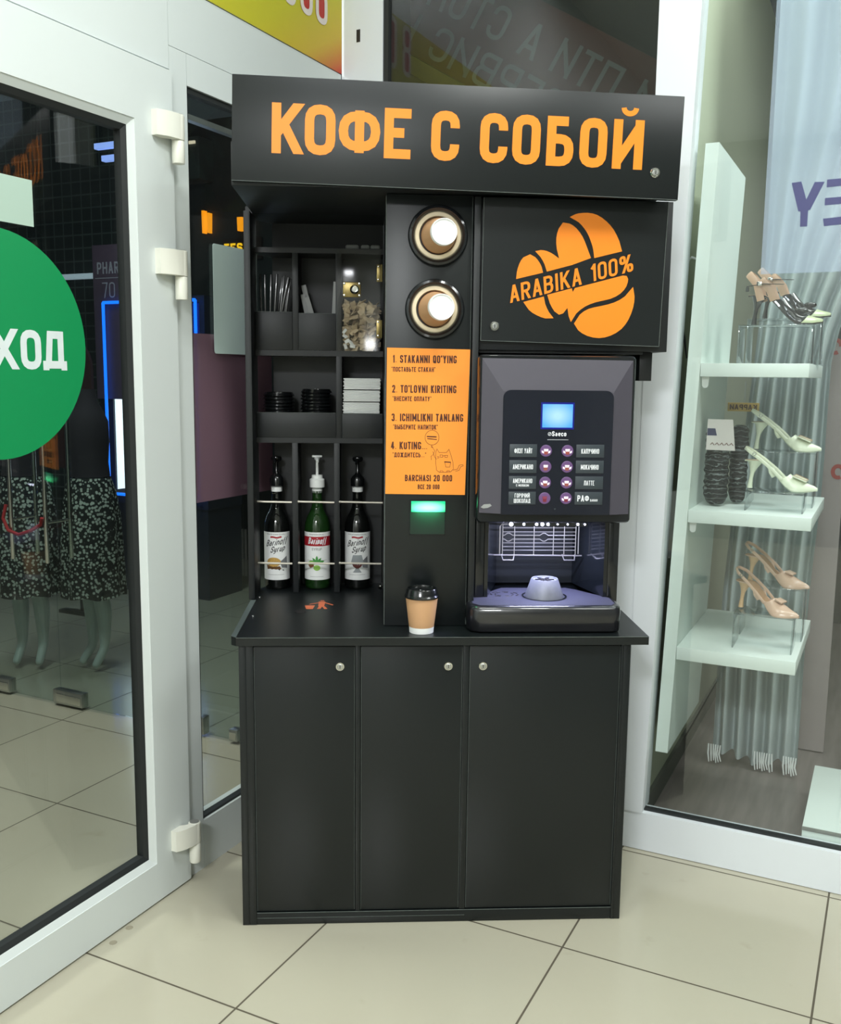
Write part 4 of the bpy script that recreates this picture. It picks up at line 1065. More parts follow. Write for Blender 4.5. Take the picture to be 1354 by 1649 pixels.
for i, z in enumerate(rows):
    for side in (0, 1):
        x0, x1 = ((.6955, .7660), (.8675, .9400))[side]
        mb = MB(MS); mb.box(x0, x1, .0212, .0224, z - .0165, z + .0165, .0004); lp = mb.build('drink_label', M_LABELGREY, mp_)
        mb = MB(MS); yk = .0209; cxm = (x0 + x1) / 2
        s = (namesL, namesR)[side][i]
        if s: put(mb, text2d(s, .0125, .0016, fit=(.0460 if s != 'АМЕРИКАНО' else .0520) if s != 'ЛАТТЕ' else .0270, align='C'), plane_xz(cxm, yk, z - .0068))
        elif side == 0 and i == 2:
            put(mb, text2d('АМЕРИКАНО', .0115, .0016, fit=.0500, align='C'), plane_xz(cxm, yk, z - .0015)); put(mb, text2d('С МОЛОКОМ', .0060, .0010, fit=.0330, align='C'), plane_xz(cxm, yk, z - .0105))
        elif side == 0:
            put(mb, text2d('ГОРЯЧИЙ', .0110, .0015, fit=.0390, align='C'), plane_xz(cxm, yk, z + .0012)); put(mb, text2d('ШОКОЛАД', .0110, .0015, fit=.0430, align='C'), plane_xz(cxm, yk, z - .0125))
        else:
            put(mb, text2d('РАФ', .0160, .0026, fit=.0300), plane_xz(x0 + .007, yk, z - .0080)); put(mb, text2d('БАНАН', .0060, .0010, fit=.0190), plane_xz(x0 + .0405, yk, z - .0080))
        mb.build('drink_name', M_WHITEINK, lp, 0)
        bx = (.7892, .8448)[side]
        mb = MB(MS); mb.lathe([(.0152, 0), (.0152, .0015), (.0140, .0025), (0, .0025)], (bx, .0224, z), 30, axis=(0, -1, 0))
        bt = mb.build('drink_button', mat('lit_purple_button', (96, 70, 112), .35, emit=.10, erg=(150, 110, 170)), mp_)
        mb = MB(MS); yb_ = .0196; w = .0062
        put(mb, [[(bx - w, z + .005), (bx + w, z + .005), (bx + w * .72, z - .0095), (bx - w * .72, z - .0095)]], lambda a, b_: (a, yb_, b_))
        mb.build('button_cup_icon', mat('icon_cup_%d' % i, cups_col[i] if not (side and i == 3) else (150, 110, 90), .4), bt, 0)
        mb = MB(MS); yb_ = .0194
        put(mb, [[(bx - w * .95, z + .0048), (bx + w * .95, z + .0048), (bx + w * .8, z - .0015), (bx - w * .8, z - .0015)]], lambda a, b_: (a, yb_, b_))
        if not (side == 0 and i in (1, 3)):
            for sgn in (-1, 1): put(mb, [[(bx + sgn * .0065, z - .001), (bx + sgn * .0115, z + .001), (bx + sgn * .0105, z - .005), (bx + sgn * .0050, z - .0065)]], lambda a, b_: (a, yb_, b_))
        mb.build('button_highlight_icon', mat('icon_white', (240, 226, 240), .4, emit=.45) if not (side == 0 and i == 3) else mat('icon_cocoa', (140, 62, 84), .4), bt, 0)
if True:
    mb = MB(MS); put(mb, [[(.8135, 1.1415), (.8200, 1.1415), (.8168, 1.1370)]], lambda a, b_: (a, yt, b_)); mb.build('arrow_mark', M_LABELGREY, mp_, 0)
# small worn sticker at the lower left of the bezel
mb = MB(); mb.poly([(.626, .0270, 1.141), (.634, .0245, 1.149), (.650, .0190, 1.151), (.654, .0177, 1.146), (.644, .0210, 1.140), (.633, .0247, 1.138)]); mb.build('worn_sticker', mat('grey_white_paper', (150, 152, 150), .6), dr2, 0)
# dispensing niche
mb = MB()
mb.box(XL + .0285, XR - .0305, .320, .3295, .877, 1.104)                                   # back
nb = mb.build('niche_back', M_SATBLK, cm)
mb = MB(); 
for s, xa in ((1, XL + .0285), (-1, XR - .0305)):
    mb = MB(); mb.prism([(xa, .13), (xa + s * .010, .13), (xa + s * .058, .3195), (xa, .3195)], xy, .877, 1.1035)
    mb.build('niche_cheek', M_GLOSSBLK, cm)
mb = MB(); mb.box(.70, .93, .105, .30, 1.088, 1.1035, .002); mb.build('spout_hood', M_SATBLK, cm)
mb = MB(); mb.box(.71, .924, .0960, .1045, 1.080, 1.0985, .001); lh = mb.build('lamp_strip', M_SATBLK, cm)
mb = MB()
for i, (x, r) in enumerate(((.717, .0052), (.737, .0034), (.757, .0036), (.766, .0046), (.775, .0038), (.790, .0022), (.806, .0024), (.822, .0034), (.833, .0024))):
    xx = .717 + (x - .717) * 1.72; mb.sphere((xx, .0945, 1.0860), r)
mb.build('led_bulb', mat('white_led', (255, 255, 255), .3, emit=14, erg=(225, 230, 255)), lh)
area('machine_lamp_glow', (.817, .15, 1.078), (.817, .17, .8), .20, 2.5, (.62, .66, 1.0), size_y=.02)
# wire rack
WR = mat('wire_metal', (205, 200, 195), .3, .9)
rk = MB(); yr = .250
def rod(pts, r=.0013): rk.tube(pts, r, 6)
for z in (1.052, 1.040, 1.030, 1.019, 1.008, .997, .987):
    if z in (1.030, 1.019):
        s = 1 if z > 1.025 else -1; P = [(.716, yr, z)]
        for cx in (.733, .835): P += [(cx - .012, yr, z), (cx - .003, yr, z + s * .006), (cx + .003, yr, z + s * .006), (cx + .012, yr, z)]
        P += [(.926, yr, z)]; rod(P)
    else: rod([(.716, yr, z), (.926, yr, z)])
for x in (.716, .750, .806, .862, .893, .926): rod([(x, yr - .003, 1.060), (x, yr - .003, .975)])
rod([(.708, yr - .004, .977), (.708, yr - .004, 1.056), (.713, yr - .004, 1.063), (.930, yr - .004, 1.063), (.934, yr - .004, 1.056), (.934, yr - .004, .977)], .0017)
rod([(.690, yr - .006, .974), (.944, yr - .006, .972)], .0022)
for a in (.713, .888): rod([(a, yr - .004, .975), (a + .003, yr - .02, .962), (a + .032, yr - .02, .962), (a + .037, yr - .004, .975)], .002)
rk.build('wire_rack', WR, cm)
mb = MB()
for k in range(6): mb.tube([(.6665 + .002 * k, .20 + .012 * k, .975 + .018 * k), (.664 + .002 * k, .215 + .012 * k, .985 + .018 * k), (.669 + .002 * k, .225 + .012 * k, .99 + .018 * k)], .0012, 6)
mb.build('side_spring_clip', M_DARKMETAL, cm)
# drip tray
def tray_outline(e=0.0):
    return [(.598 + e, .150 - e), (.598 + e, .060), (.606 + e, .033 + e), (.630, .0205 + e), (.985, .0190 + e), (1.003 - e, .028 + e), (1.0125 - e, .055), (1.0125 - e, .135 - e), (.975, .165 - e), (.925, .238 - e), (.9, .262 - e), (.715, .262 - e), (.695, .238 - e), (.650, .175 - e), (.625, .160 - e)]
mb = MB()
rings = []
for z, e in ((.8075, .004), (.811, .0008), (.860, 0.0), (.869, .0015), (.8755, .006), (.8775, .013)):
    rings.append([(x, y, z) for x, y in tray_outline(e)])
mb.loft(rings); ty = mb.build('drip_tray', M_TRAY, cm, 50)
mb = MB(); mb.prism([(x, y) for x, y in tray_outline(.016)], xy, .8774, .8779); mb.build('lit_tray_top', mat('lamplit_violet_grey', (66, 66, 80), .38, var=.12, scale=60), ty, 20)  # violet lamp light on the tray top put into this paler colour
mb = MB(); mb.lathe([(.0620, .8780), (.0620, .8795), (.0570, .8795), (.0570, .8780)], (.820, .140, 0), 44, cap=False); mb.build('tray_ring', M_GLOSSBLK, ty)
mb = MB(); mb.lathe([(0, .8781), (.0530, .8781), (.0525, .882), (.0372, .9270), (.0358, .9285), (.0342, .9275), (.0335, .9240), (0, .9240)], (.820, .140, 0), 44); st = mb.build('cup_stand', mat('silver_grey_plastic', (128, 130, 142), .5, .25, var=.15, scale=60), cm)
mb = MB()
for k in range(6):
    a = 2 * PI * k / 6
    mb.box(.006, .026, -.004, .004, .9242, .9262, mtx=Matrix.Translation((.820, .140, 0)) @ Matrix.Rotation(a, 4, 'Z'))
mb.build('stand_slot', M_BLKINK, st)
mb = MB()
for k in range(7):
    for R in (.020, .030):
        aa = [math.radians(360 / 7 * k + d + R * 500) for d in range(0, 36, 9)]
        mb.tube([(.713 + R * 1.25 * math.cos(t_), .165 + R * math.sin(t_), .8782) for t_ in aa], .0022, 6, flat=.4, up=(0, 0, 1))
mb.build('drain_slot', M_BLKINK, ty)
mb = MB()
for fx in (.640, .985):
    for fy_ in (.10, .38): mb.lathe([(.012, .8052), (.012, .8085)], (fx, fy_, 0), 16)
mb.build('foot', M_SATBLK, cm)

# ================================================================== LEFT WALL THINGS
VZ = lambda u: (lambda a, b_: (u, a, b_))
def gradient_mat():
    m = bpy.data.materials.new('yellow_red_banner_print'); m.use_nodes = True; nt = m.node_tree; b_ = nt.nodes['Principled BSDF']; L = nt.links.new
    tc = nt.nodes.new('ShaderNodeTexCoord'); sp = nt.nodes.new('ShaderNodeSeparateXYZ'); L(tc.outputs['Object'], sp.inputs[0])
    def mt(op, a, c):
        n = nt.nodes.new('ShaderNodeMath'); n.operation = op
        for i, v in enumerate((a, c)):
            if isinstance(v, (int, float)): n.inputs[i].default_value = v
            else: L(v, n.inputs[i])
        return n.outputs[0]
    # object origin: bottom middle of the banner.  y = along the wall, z = up
    y = mt('SUBTRACT', sp.outputs[1], 1.34); z = mt('MULTIPLY', sp.outputs[2], 3.6)
    f = mt('ADD', mt('MULTIPLY', y, -1.9), z)
    cr = nt.nodes.new('ShaderNodeValToRGB'); e = cr.color_ramp.elements
    e[0].position = 0.02; e[0].color = (*lin((196, 54, 30)), 1); e[1].position = 1.0; e[1].color = (*lin((196, 190, 40)), 1)
    k = e.new(.45); k.color = (*lin((206, 176, 50)), 1)
    L(f, cr.inputs[0]); L(cr.outputs[0], b_.inputs['Base Color']); b_.inputs['Roughness'].default_value = .45
    return m
bn = thing('advertising_banner', 'yellow and red banner with red outlined numerals above the white glass door', 'banner', (0.004, -1.25, 2.49), frame=WF)
mb = MB(WF); mb.box(0.0005, 0.0035, -2.6, 0.088, 2.489, 2.80); sheet = mb.build('banner_sheet', gradient_mat(), bn)
def numerals(t, u, m, name):
    mb = MB(WF)
    for ch, v in (('8', -.345), ('0', -.225), ('8', -.130), ('8', -.040)):
        q, w = glyph(ch, 0, .185, t, width=.072)
        put(mb, q, lambda p, w_, v=v: (u, v - .036 + p, 2.608 + w_ + (t - .03) * 0))
    return mb.build(name, m, sheet, 0)
numerals(.040, .0042, mat('numeral_red', (186, 44, 34), .5), 'numeral_outline'); numerals(.0185, .0049, mat('numeral_white', (226, 216, 208), .5), 'numeral_fill')

# round green exit sticker on the door glass
ex = thing('exit_sticker', 'large round green exit sticker with pale letters on the door glass', 'sticker', (-.0172, -1.351, 1.281), frame=WF)
mb = MB(WF); mb.prism(arc(-1.351, 1.535, .254, .254, 0, 360, 72)[:-1], lambda p, q, d: (d, p, q), -.0178, -.0172); dk = mb.build('green_disc', M_GREENDISC, ex, 20)
mb = MB(WF)
for ch, a, c in (('В', -1.545, -1.482), ('Ы', -1.468, -1.384), ('Х', -1.376, -1.299), ('О', -1.293, -1.234), ('Д', -1.230, -1.158)):
    q, w = glyph(ch, 0, .090, .0178, width=c - a); put(mb, q, lambda p, w_, a=a: (-.0168, a + p, 1.482 + w_))
mb.build('sticker_lettering', M_DISCTEXT, dk, 0)
mb = MB(WF); mb.box(-.0178, -.0172, -1.75, -1.239, 1.803, 1.905)
mb.build('glass_sticker', M_STICKER, None, 0, label='pale green rectangular sticker on the door glass above the round exit sticker', cat='sticker')
mb = MB(WF); P = rrect(-.597, -.385, 1.535, 1.847, .008); mb.prism(P, lambda p, q, d: (d, p, q), -.0178, -.0170)
mb.build('glass_sticker', M_STICKER2, None, 0, label='grey green sheet stuck on the narrow side window beside the kiosk', cat='sticker')
mb = MB(WF); mb.box(-.0262, -.0254, -.690, -.30, 1.105, 1.590)
mb.build('film_sheet', M_PINK, None, 0, label='dull pink translucent sheet on the narrow side window below the grey sheet', cat='film')
for x, y in ((-.303, -.002), (-.328, -.069)):
    mb = MB(); mb.lathe([(.0105, .0002), (.010, .0008), (.004, .0009), (0, .0006)], (x, y, 0), 9); mb.build('floor_plug', mat('grey_beige_plug', (150, 144, 124), .7), floor)
# marks on the recessed corner post
mb = MB(WF); mb.box(.058, .072, .0940, .0948, 2.585, 2.625); mb.build('latch_hole', M_BLKINK, None, 0, label='small dark latch slot in the white corner post above the sign', cat='slot')

# ================================================================== HALL AND BOUTIQUE BEYOND THE LEFT GLASS
gf = thing('glass_storefront', 'frameless green tinted glass front of the dark boutique beyond the door', 'glass front', (-2.0, .13, 0), frame=WF)
for a, c in ((-4.6, -2.42), (-2.41, -1.482), (-1.476, -.705), (-.695, -.05)):
    mb = MB(WF); mb.box(a, c, .125, .135, .012, 2.9); pn = mb.build('glass_pane', M_GLASS2, gf, 0)
for a, c, z in ((-1.508, -1.337, .075), (-1.95, -1.785, .075), (-.703, -.668, .085), (-.540, -.500, .06)):
    mb = MB(WF); mb.box(a, c, .110, .150, .012, z, .002); pf_ = mb.build('patch_fitting', M_STEEL, gf)
    mb = MB(WF); mb.box(a + .02, c - .006, .1075, .1097, .022, z - .015, .0008) if c - a > .1 else mb.box(a + .004, c - .004, .1075, .1097, .02, z - .01); mb.build('fitting_cover', M_CHROME, pf_)
for uu in (-1.660, -1.452):
    mb = MB(WF)
    mb.tube([(uu, .062, .66), (uu, .062, .665), (uu, .062, 1.60), (uu, .062, 1.605)], [.007, .009, .009, .007], 16); hb = mb.build('door_handle', M_CHROME, gf)
    mb = MB(WF); mb.tube([(uu, .198, .66), (uu, .198, .665), (uu, .198, 1.60), (uu, .198, 1.605)], [.007, .009, .009, .007], 16); mb.build('inner_bar', M_CHROME, hb)
    for z in (.835, 1.45):
        mb = MB(WF); mb.tube([(uu, .062, z), (uu, .198, z)], .006, 12); mb.build('standoff', M_CHROME, hb)
mb = MB(WF); mb.tube([(-1.68, .055, .90), (-1.69, .045, .84), (-1.66, .043, .79), (-1.60, .045, .775), (-1.52, .045, .80), (-1.465, .046, .83), (-1.45, .040, .86)], .0075, 8)
mb.build('ribbon', mat('red_cord', (140, 24, 30), .7), None, label='red ribbon looped between the two chrome door handles', cat='ribbon')

def dress_mat():
    m = bpy.data.materials.new('dotted_black_fabric'); m.use_nodes = True; nt = m.node_tree; b_ = nt.nodes['Principled BSDF']; L = nt.links.new
    tc = nt.nodes.new('ShaderNodeTexCoord'); vo = nt.nodes.new('ShaderNodeTexVoronoi'); vo.inputs['Scale'].default_value = 62; L(tc.outputs['Object'], vo.inputs['Vector'])
    mr = nt.nodes.new('ShaderNodeMapRange'); mr.inputs[1].default_value = .36; mr.inputs[2].default_value = .46; L(vo.outputs['Distance'], mr.inputs[0])
    mx = nt.nodes.new('ShaderNodeMix'); mx.data_type = 'RGBA'; mx.inputs[6].default_value = (*lin((205, 210, 200)), 1); mx.inputs[7].default_value = (*lin((14, 16, 18)), 1)
    L(mr.outputs[0], mx.inputs[0]); L(mx.outputs[2], b_.inputs['Base Color']); b_.inputs['Roughness'].default_value = .7; return m
M_DRESS = dress_mat(); M_MANN = mat('pale_mannequin', (196, 208, 204), .35, var=.03)
def mannequin(u, v, rz, label, foot_gap):
    root_loc = (u, v, 0)
    V = [(0, 0, .86), (0, 0, 1.02), (0, -.005, 1.14), (0, 0, 1.26), (0, 0, 1.33), (0, .0, 1.38),                   # pelvis..neck
         (-.055, 0, .80), (-foot_gap * .9, -.01, .46), (-foot_gap, .02, .30), (-foot_gap, .02, .115), (-foot_gap - .006, -.050, .024),
         (.055, 0, .80), (foot_gap * .9, -.01, .46), (foot_gap, .02, .30), (foot_gap, .02, .115), (foot_gap + .006, -.050, .024)]
    Rr = [.085, .075, .078, .075, .038, .034, .060, .038, .043, .024, .020, .060, .038, .043, .024, .020]
    E_ = [(0, 1), (1, 2), (2, 3), (3, 4), (4, 5), (0, 6), (6, 7), (7, 8), (8, 9), (9, 10), (0, 11), (11, 12), (12, 13), (13, 14), (14, 15)]
    me = bpy.data.meshes.new('mannequin'); me.from_pydata(V, E_, []); me.update()
    o = bpy.data.objects.new('mannequin', me); COL.objects.link(o)
    M = WF @ Matrix.Translation(root_loc) @ Matrix.Rotation(rz, 4, 'Z'); o.matrix_world = M; WORLD[o.name] = M.copy()
    me.materials.append(M_MANN)
    o.modifiers.new('Skin', 'SKIN')
    if me.skin_vertices:
        for i, sv in enumerate(me.skin_vertices[0].data): sv.radius = (Rr[i], Rr[i] * (.8 if i < 4 else 1)); sv.use_root = (i == 0)
    sb_ = o.modifiers.new('Subdivision', 'SUBSURF'); sb_.levels = 2; sb_.render_levels = 2
    tag(o, label, 'mannequin')
    F2 = WF @ Matrix.Translation(root_loc) @ Matrix.Rotation(rz, 4, 'Z')
    mb = MB(F2); rings = []
    for z, rx, ry, am in ((.385, .155, .148, .010), (.42, .154, .146, .010), (.60, .150, .140, .008), (.80, .145, .128, .007), (.90, .130, .115, .003), (.97, .105, .098, 0)):
        rings.append([((rx + am * math.sin(9 * a)) * math.cos(a), (ry + am * math.sin(9 * a)) * math.sin(a), z + .006 * math.sin(5 * a) * (z < .4)) for a in [2 * PI * k / 48 for k in range(48)]])
    mb.loft(rings, cap=False); mb.build('skirt', M_DRESS, o, 60)
    mb = MB(F2); mb.loft([[(rx * math.cos(a), ry * math.sin(a), z) for a in [2 * PI * k / 32 for k in range(32)]] for z, rx, ry in ((.975, .100, .097), (1.04, .090, .092), (1.14, .098, .100), (1.24, .098, .098), (1.29, .075, .075), (1.34, .050, .05), (1.395, .044, .044))], cap=False)
    mb.build('top', mat('dark_purple_knit', (44, 36, 44), .85), o, 60)
mannequin(-2.04, .47, .35, 'headless mannequin in a dark top and dotted black skirt, left one behind the boutique glass', .055)
mannequin(-1.735, .60, -.2, 'headless mannequin in a dark top and dotted black skirt, right one behind the boutique glass', .05)

# lit display cabinet with blue neon outline
dc = thing('display_cabinet', 'white lit display cabinet with glowing blue outline deep inside the dark boutique', 'display cabinet', (-2.56, 2.2, 0), frame=WF)
mb = MB(WF)
mb.box(-2.97, -2.15, 2.34, 2.38, .60, 1.96); mb.box(-2.97, -2.93, 2.02, 2.34, .60, 1.96); mb.box(-2.19, -2.15, 2.02, 2.34, .60, 1.96); mb.box(-2.93, -2.19, 2.02, 2.34, .60, .66); mb.box(-2.93, -2.19, 2.02, 2.34, 1.92, 1.96)
mb.box(-2.96, -2.16, 2.03, 2.38, 0, .60)
mb.build('cabinet_body', mat('dark_blue_grey_body', (40, 44, 60), .5), dc)
mb = MB(WF); mb.box(-2.91, -2.20, 2.325, 2.3395, .68, 1.66); mb.box(-2.9295, -2.924, 2.035, 2.32, .69, 1.66); mb.build('light_panel', mat('lit_white_panel', (240, 248, 255), .5, emit=1.6, erg=(235, 245, 255)), dc)
mb = MB(WF); mb.box(-2.925, -2.195, 2.04, 2.10, 1.67, 1.915); mb.build('sign_box', mat('blue_sign_box', (24, 40, 120), .5, emit=.25, erg=(30, 60, 200)), dc)
mb = MB(WF)
NE = [(-2.935, 1.965, .668), (-2.935, 1.965, 1.928), (-2.175, 1.965, 1.928), (-2.175, 1.965, .668), (-2.935, 1.965, .668)]
for a, c in zip(NE[:-1], NE[1:]): mb.tube([a, c], .010, 8)
mb.build('blue_neon_outline', mat('blue_neon', (30, 110, 255), .5, emit=2.2, erg=(20, 110, 255)), dc)
for z in (.86, 1.06, 1.27, 1.47):
    mb = MB(WF); mb.box(-2.60, -2.195, 2.12, 2.32, z, z + .02); mb.build('shelf_board', M_WHITEPL, dc)
pc_ = [((60, 90, 180), 'blue'), ((200, 60, 110), 'pink'), ((225, 190, 60), 'yellow'), ((90, 170, 120), 'green')]
for zi, z in enumerate((.681, .881, 1.081, 1.291)):
    for k in range(3):
        c_, nm = pc_[(zi + k) % 4]; uu = -2.235 - .075 * k
        mb = MB(WF); h_ = .12 + .02 * ((zi * 3 + k) % 3)
        mb.lathe([(.026, 0), (.028, .006), (.028, h_ * .62), (.012, h_ * .78), (.012, h_ * .9), (.0135, h_ * .9), (.0135, h_), (0, h_)], (uu, 2.2, z), 14)
        mb.build('product_bottle', mat('product_%s' % nm, c_, .3), None, label='small %s bottle on the %s shelf of the lit cabinet, %s from the right edge' % (nm, ('bottom', 'second', 'third', 'fourth')[zi], ('nearest', 'second', 'third')[k]), cat='bottle', group='bottles in the lit cabinet')
# standing poster, partly readable
sb2 = thing('standing_poster', 'dim purple grey poster with pale letters beside the blue neon cabinet', 'poster', (-2.88, 1.92, 1.38), frame=WF)
mb = MB(WF); mb.box(-3.04, -2.79, 1.99, 2.005, 1.30, 2.30, .002); ps = mb.build('poster_board', mat('purple_grey_board', (104, 84, 104), .6, var=.2, scale=3), sb2)
mb = MB(WF); put(mb, text2d('PHAR', .075, .012, fit=.19), lambda p, q: (-3.0 + p, 1.9885, 2.115 + q)); put(mb, text2d('70', .10, .009, fit=.11), lambda p, q: (-2.96 + p, 1.9885, 1.96 + q))
put(mb, [[(-3.02, 2.085), (-2.80, 2.085), (-2.80, 2.090), (-3.02, 2.090)]], lambda p, q: (p, 1.9885, q)); mb.build('poster_lettering', mat('pale_purple_print', (190, 186, 200), .6), ps, 0)
mb = MB(WF); mb.box(-3.12, -2.985, 1.96, 2.04, 0, .02); mb.box(-3.03, -3.01, 2.006, 2.02, .02, 1.35); mb.build('poster_stand', M_SATBLK, sb2)
ap = thing('arched_poster', 'dark maroon arched board with reflected orange letters drawn as rings behind the door glass', 'poster', (-2.62, 1.3, 0), frame=WF)
mb = MB(WF); P = [(-2.80, 0.9), (-2.46, .9), (-2.46, 1.50)] + [(-2.63 + .17 * math.cos(math.radians(a)), 1.50 + .17 * math.sin(math.radians(a))) for a in range(0, 181, 15)] + [(-2.80, 1.50)]
mb.prism(P, lambda p, q, d: (p, d, q), 1.36, 1.38); ab = mb.build('arch_board', mat('maroon_board', (62, 34, 34), .6), ap, 20)
mb = MB(WF)
for uu in (-2.60, -2.505): put(mb, ribbon([(uu + .038 * math.cos(2 * PI * i / 20), 1.12 + .046 * math.sin(2 * PI * i / 20)) for i in range(21)], .016), lambda p, q: (p, 1.358, q))  # orange letters reflected in the glass, drawn as rings on the board
mb.build('reflected_rings', mat('reflected_orange', (190, 130, 50), .6), ab, 0)
mb = MB(WF); mb.box(-2.78, -2.48, 1.34, 1.40, 0, .02); mb.box(-2.64, -2.62, 1.381, 1.395, .02, 1.2); mb.build('board_stand', M_SATBLK, ap)
# reflected ceiling strip as a glowing bar, tube lamps, far cafe lights, air conditioner
mb = MB(WF); mb.box(-3.60, -2.75, 2.22, 2.26, 2.12, 2.155); mb.build('reflected_strip', mat('reflected_strip_glow', (200, 210, 220), .5, emit=.5, erg=(190, 205, 220)), None, label='reflection of a ceiling light strip, added as a long pale glowing bar behind the door glass', cat='lamp')
for z, a in ((2.90, -2.98), (2.82, -2.92)):
    mb = MB(WF); mb.box(a, a + .20, 1.98, 2.02, z, z + .035); mb.build('tube_lamp', mat('cool_lamp', (170, 190, 255), .5, emit=1.2, erg=(150, 175, 255)), None, label='short cool %s tube lamp high behind the door glass' % ('upper' if z > 2.85 else 'lower'), cat='lamp')
cs = thing('cafe_sign', 'small glowing yellow letters EST on the far dark wall behind the side window', 'sign', (-2.78, 3.28, 2.36), frame=WF)
mb = MB(WF); mb.box(-2.96, -2.60, 3.27, 3.295, 2.34, 2.50); sb3 = mb.build('sign_back', mat('brown_back', (50, 34, 24), .6), cs)
mb = MB(WF); put(mb, text2d('FEST', .068, .016, fit=.235), lambda p, q: (-2.94 + p, 3.262, 2.395 + q)); mb.build('glowing_letters', mat('yellow_neon', (255, 200, 40), .5, emit=1.5, erg=(255, 190, 30)), sb3, 0)
for a, w_, z0, z1, nm in ((-3.135, .020, 2.55, 2.72, 'left one of the pair'), (-3.085, .019, 2.55, 2.70, 'right one of the pair'), (-2.80, .045, 2.55, 2.65, 'single one above the yellow letters')):
    mb = MB(WF); mb.prism([(a + .004, z0), (a + w_ - .004, z0), (a + w_, z1), (a, z1)], lambda p, q, d: (p, d, q), 3.24, 3.285)
    mb.build('amber_lamp', mat('amber_lamp', (255, 160, 30), .5, emit=1.5, erg=(255, 150, 20)), None, 0, label='amber wall lamp on the far dark wall, %s' % nm, cat='lamp')
ac = thing('air_conditioner', 'grey box unit with lit edge high on the far wall behind the side window', 'air conditioner', (-3.18, 3.2, 2.95), frame=WF)
mb = MB(WF); mb.box(-3.42, -3.05, 3.12, 3.295, 2.93, 3.24, .01); mb.build('unit_body', mat('grey_unit', (70, 78, 76), .5), ac)
mb = MB(WF); mb.box(-3.20, -3.08, 3.105, 3.119, 3.185, 3.205); mb.build('unit_lamp', mat('warm_lamp', (255, 230, 200), .5, emit=.9), ac)
mb = MB(WF); mb.box(-3.24, -3.18, 3.10, 3.119, 2.90, 3.08); mb.build('unit_panel', mat('blue_grey_panel', (60, 64, 84), .5), ac)

# ================================================================== SHOE SHOP BEHIND THE RIGHT GLASS
def ln(u, z): return u + .033 * (z - 1.25)
su = thing('display_shelf', 'white wall display shelf with an upright board and three thick shelves', 'shelf', (1.22, .3, .045), frame=WF)
mb = MB(WF); mb.prism([(ln(1.2005, .31), .31), (ln(1.2385, .31), .31), (ln(1.2385, 2.145), 2.145), (ln(1.2005, 2.145), 2.145)], lambda p, q, d: (p, d, q), .060, .60); mb.build('upright_board', M_SHELFW, su, 20)
for zt, zb_, ue in ((1.523, 1.484, 1.5465), (1.085, 1.047, 1.5800), (.6570, .6165, 1.5640)):
    mb = MB(WF); mb.box(ln(1.2385, zt) + .0005, ue, .060, .615, zb_, zt, .001); sh = mb.build('shelf_board', M_SHELFW, su)
    if zt > .7:
        mb = MB(WF); mb.prism([(a + ln(1.2385, zb_) + .0135, c + zb_) for a, c in [(-.011, -.0005), (.011, -.0005), (.009, -.022)] + [(.0095 * math.cos(math.radians(x)), -.024 + .0095 * math.sin(math.radians(x))) for x in range(0, -181, -30)] + [(-.009, -.022)]], lambda p, q, d: (p, d, q), .085, .088)
        mb.build('shelf_bracket', M_WHITEPL, sh)
mb = MB(WF); mb.tube([(1.165, .20, 1.83), (1.180, .20, 1.845), (1.205, .20, 1.835), (1.225, .20, 1.80), (1.228, .20, 1.74)], .004, 8); mb.build('wall_cable', M_WHITEPL, None, label='white cable looping out of the wall behind the display shelf board', cat='cable')
mb = MB(WF); mb.tube([(1.150, .22, 1.80), (1.153, .22, 1.72), (1.150, .22, 1.66), (1.166, .22, 1.60), (1.176, .22, 1.54)], [.003, .008, .006, .004, .002], 8); mb.build('wall_cable', M_BLKINK, None, label='black twisted cord hanging on the wall left of the display shelf', cat='cable')

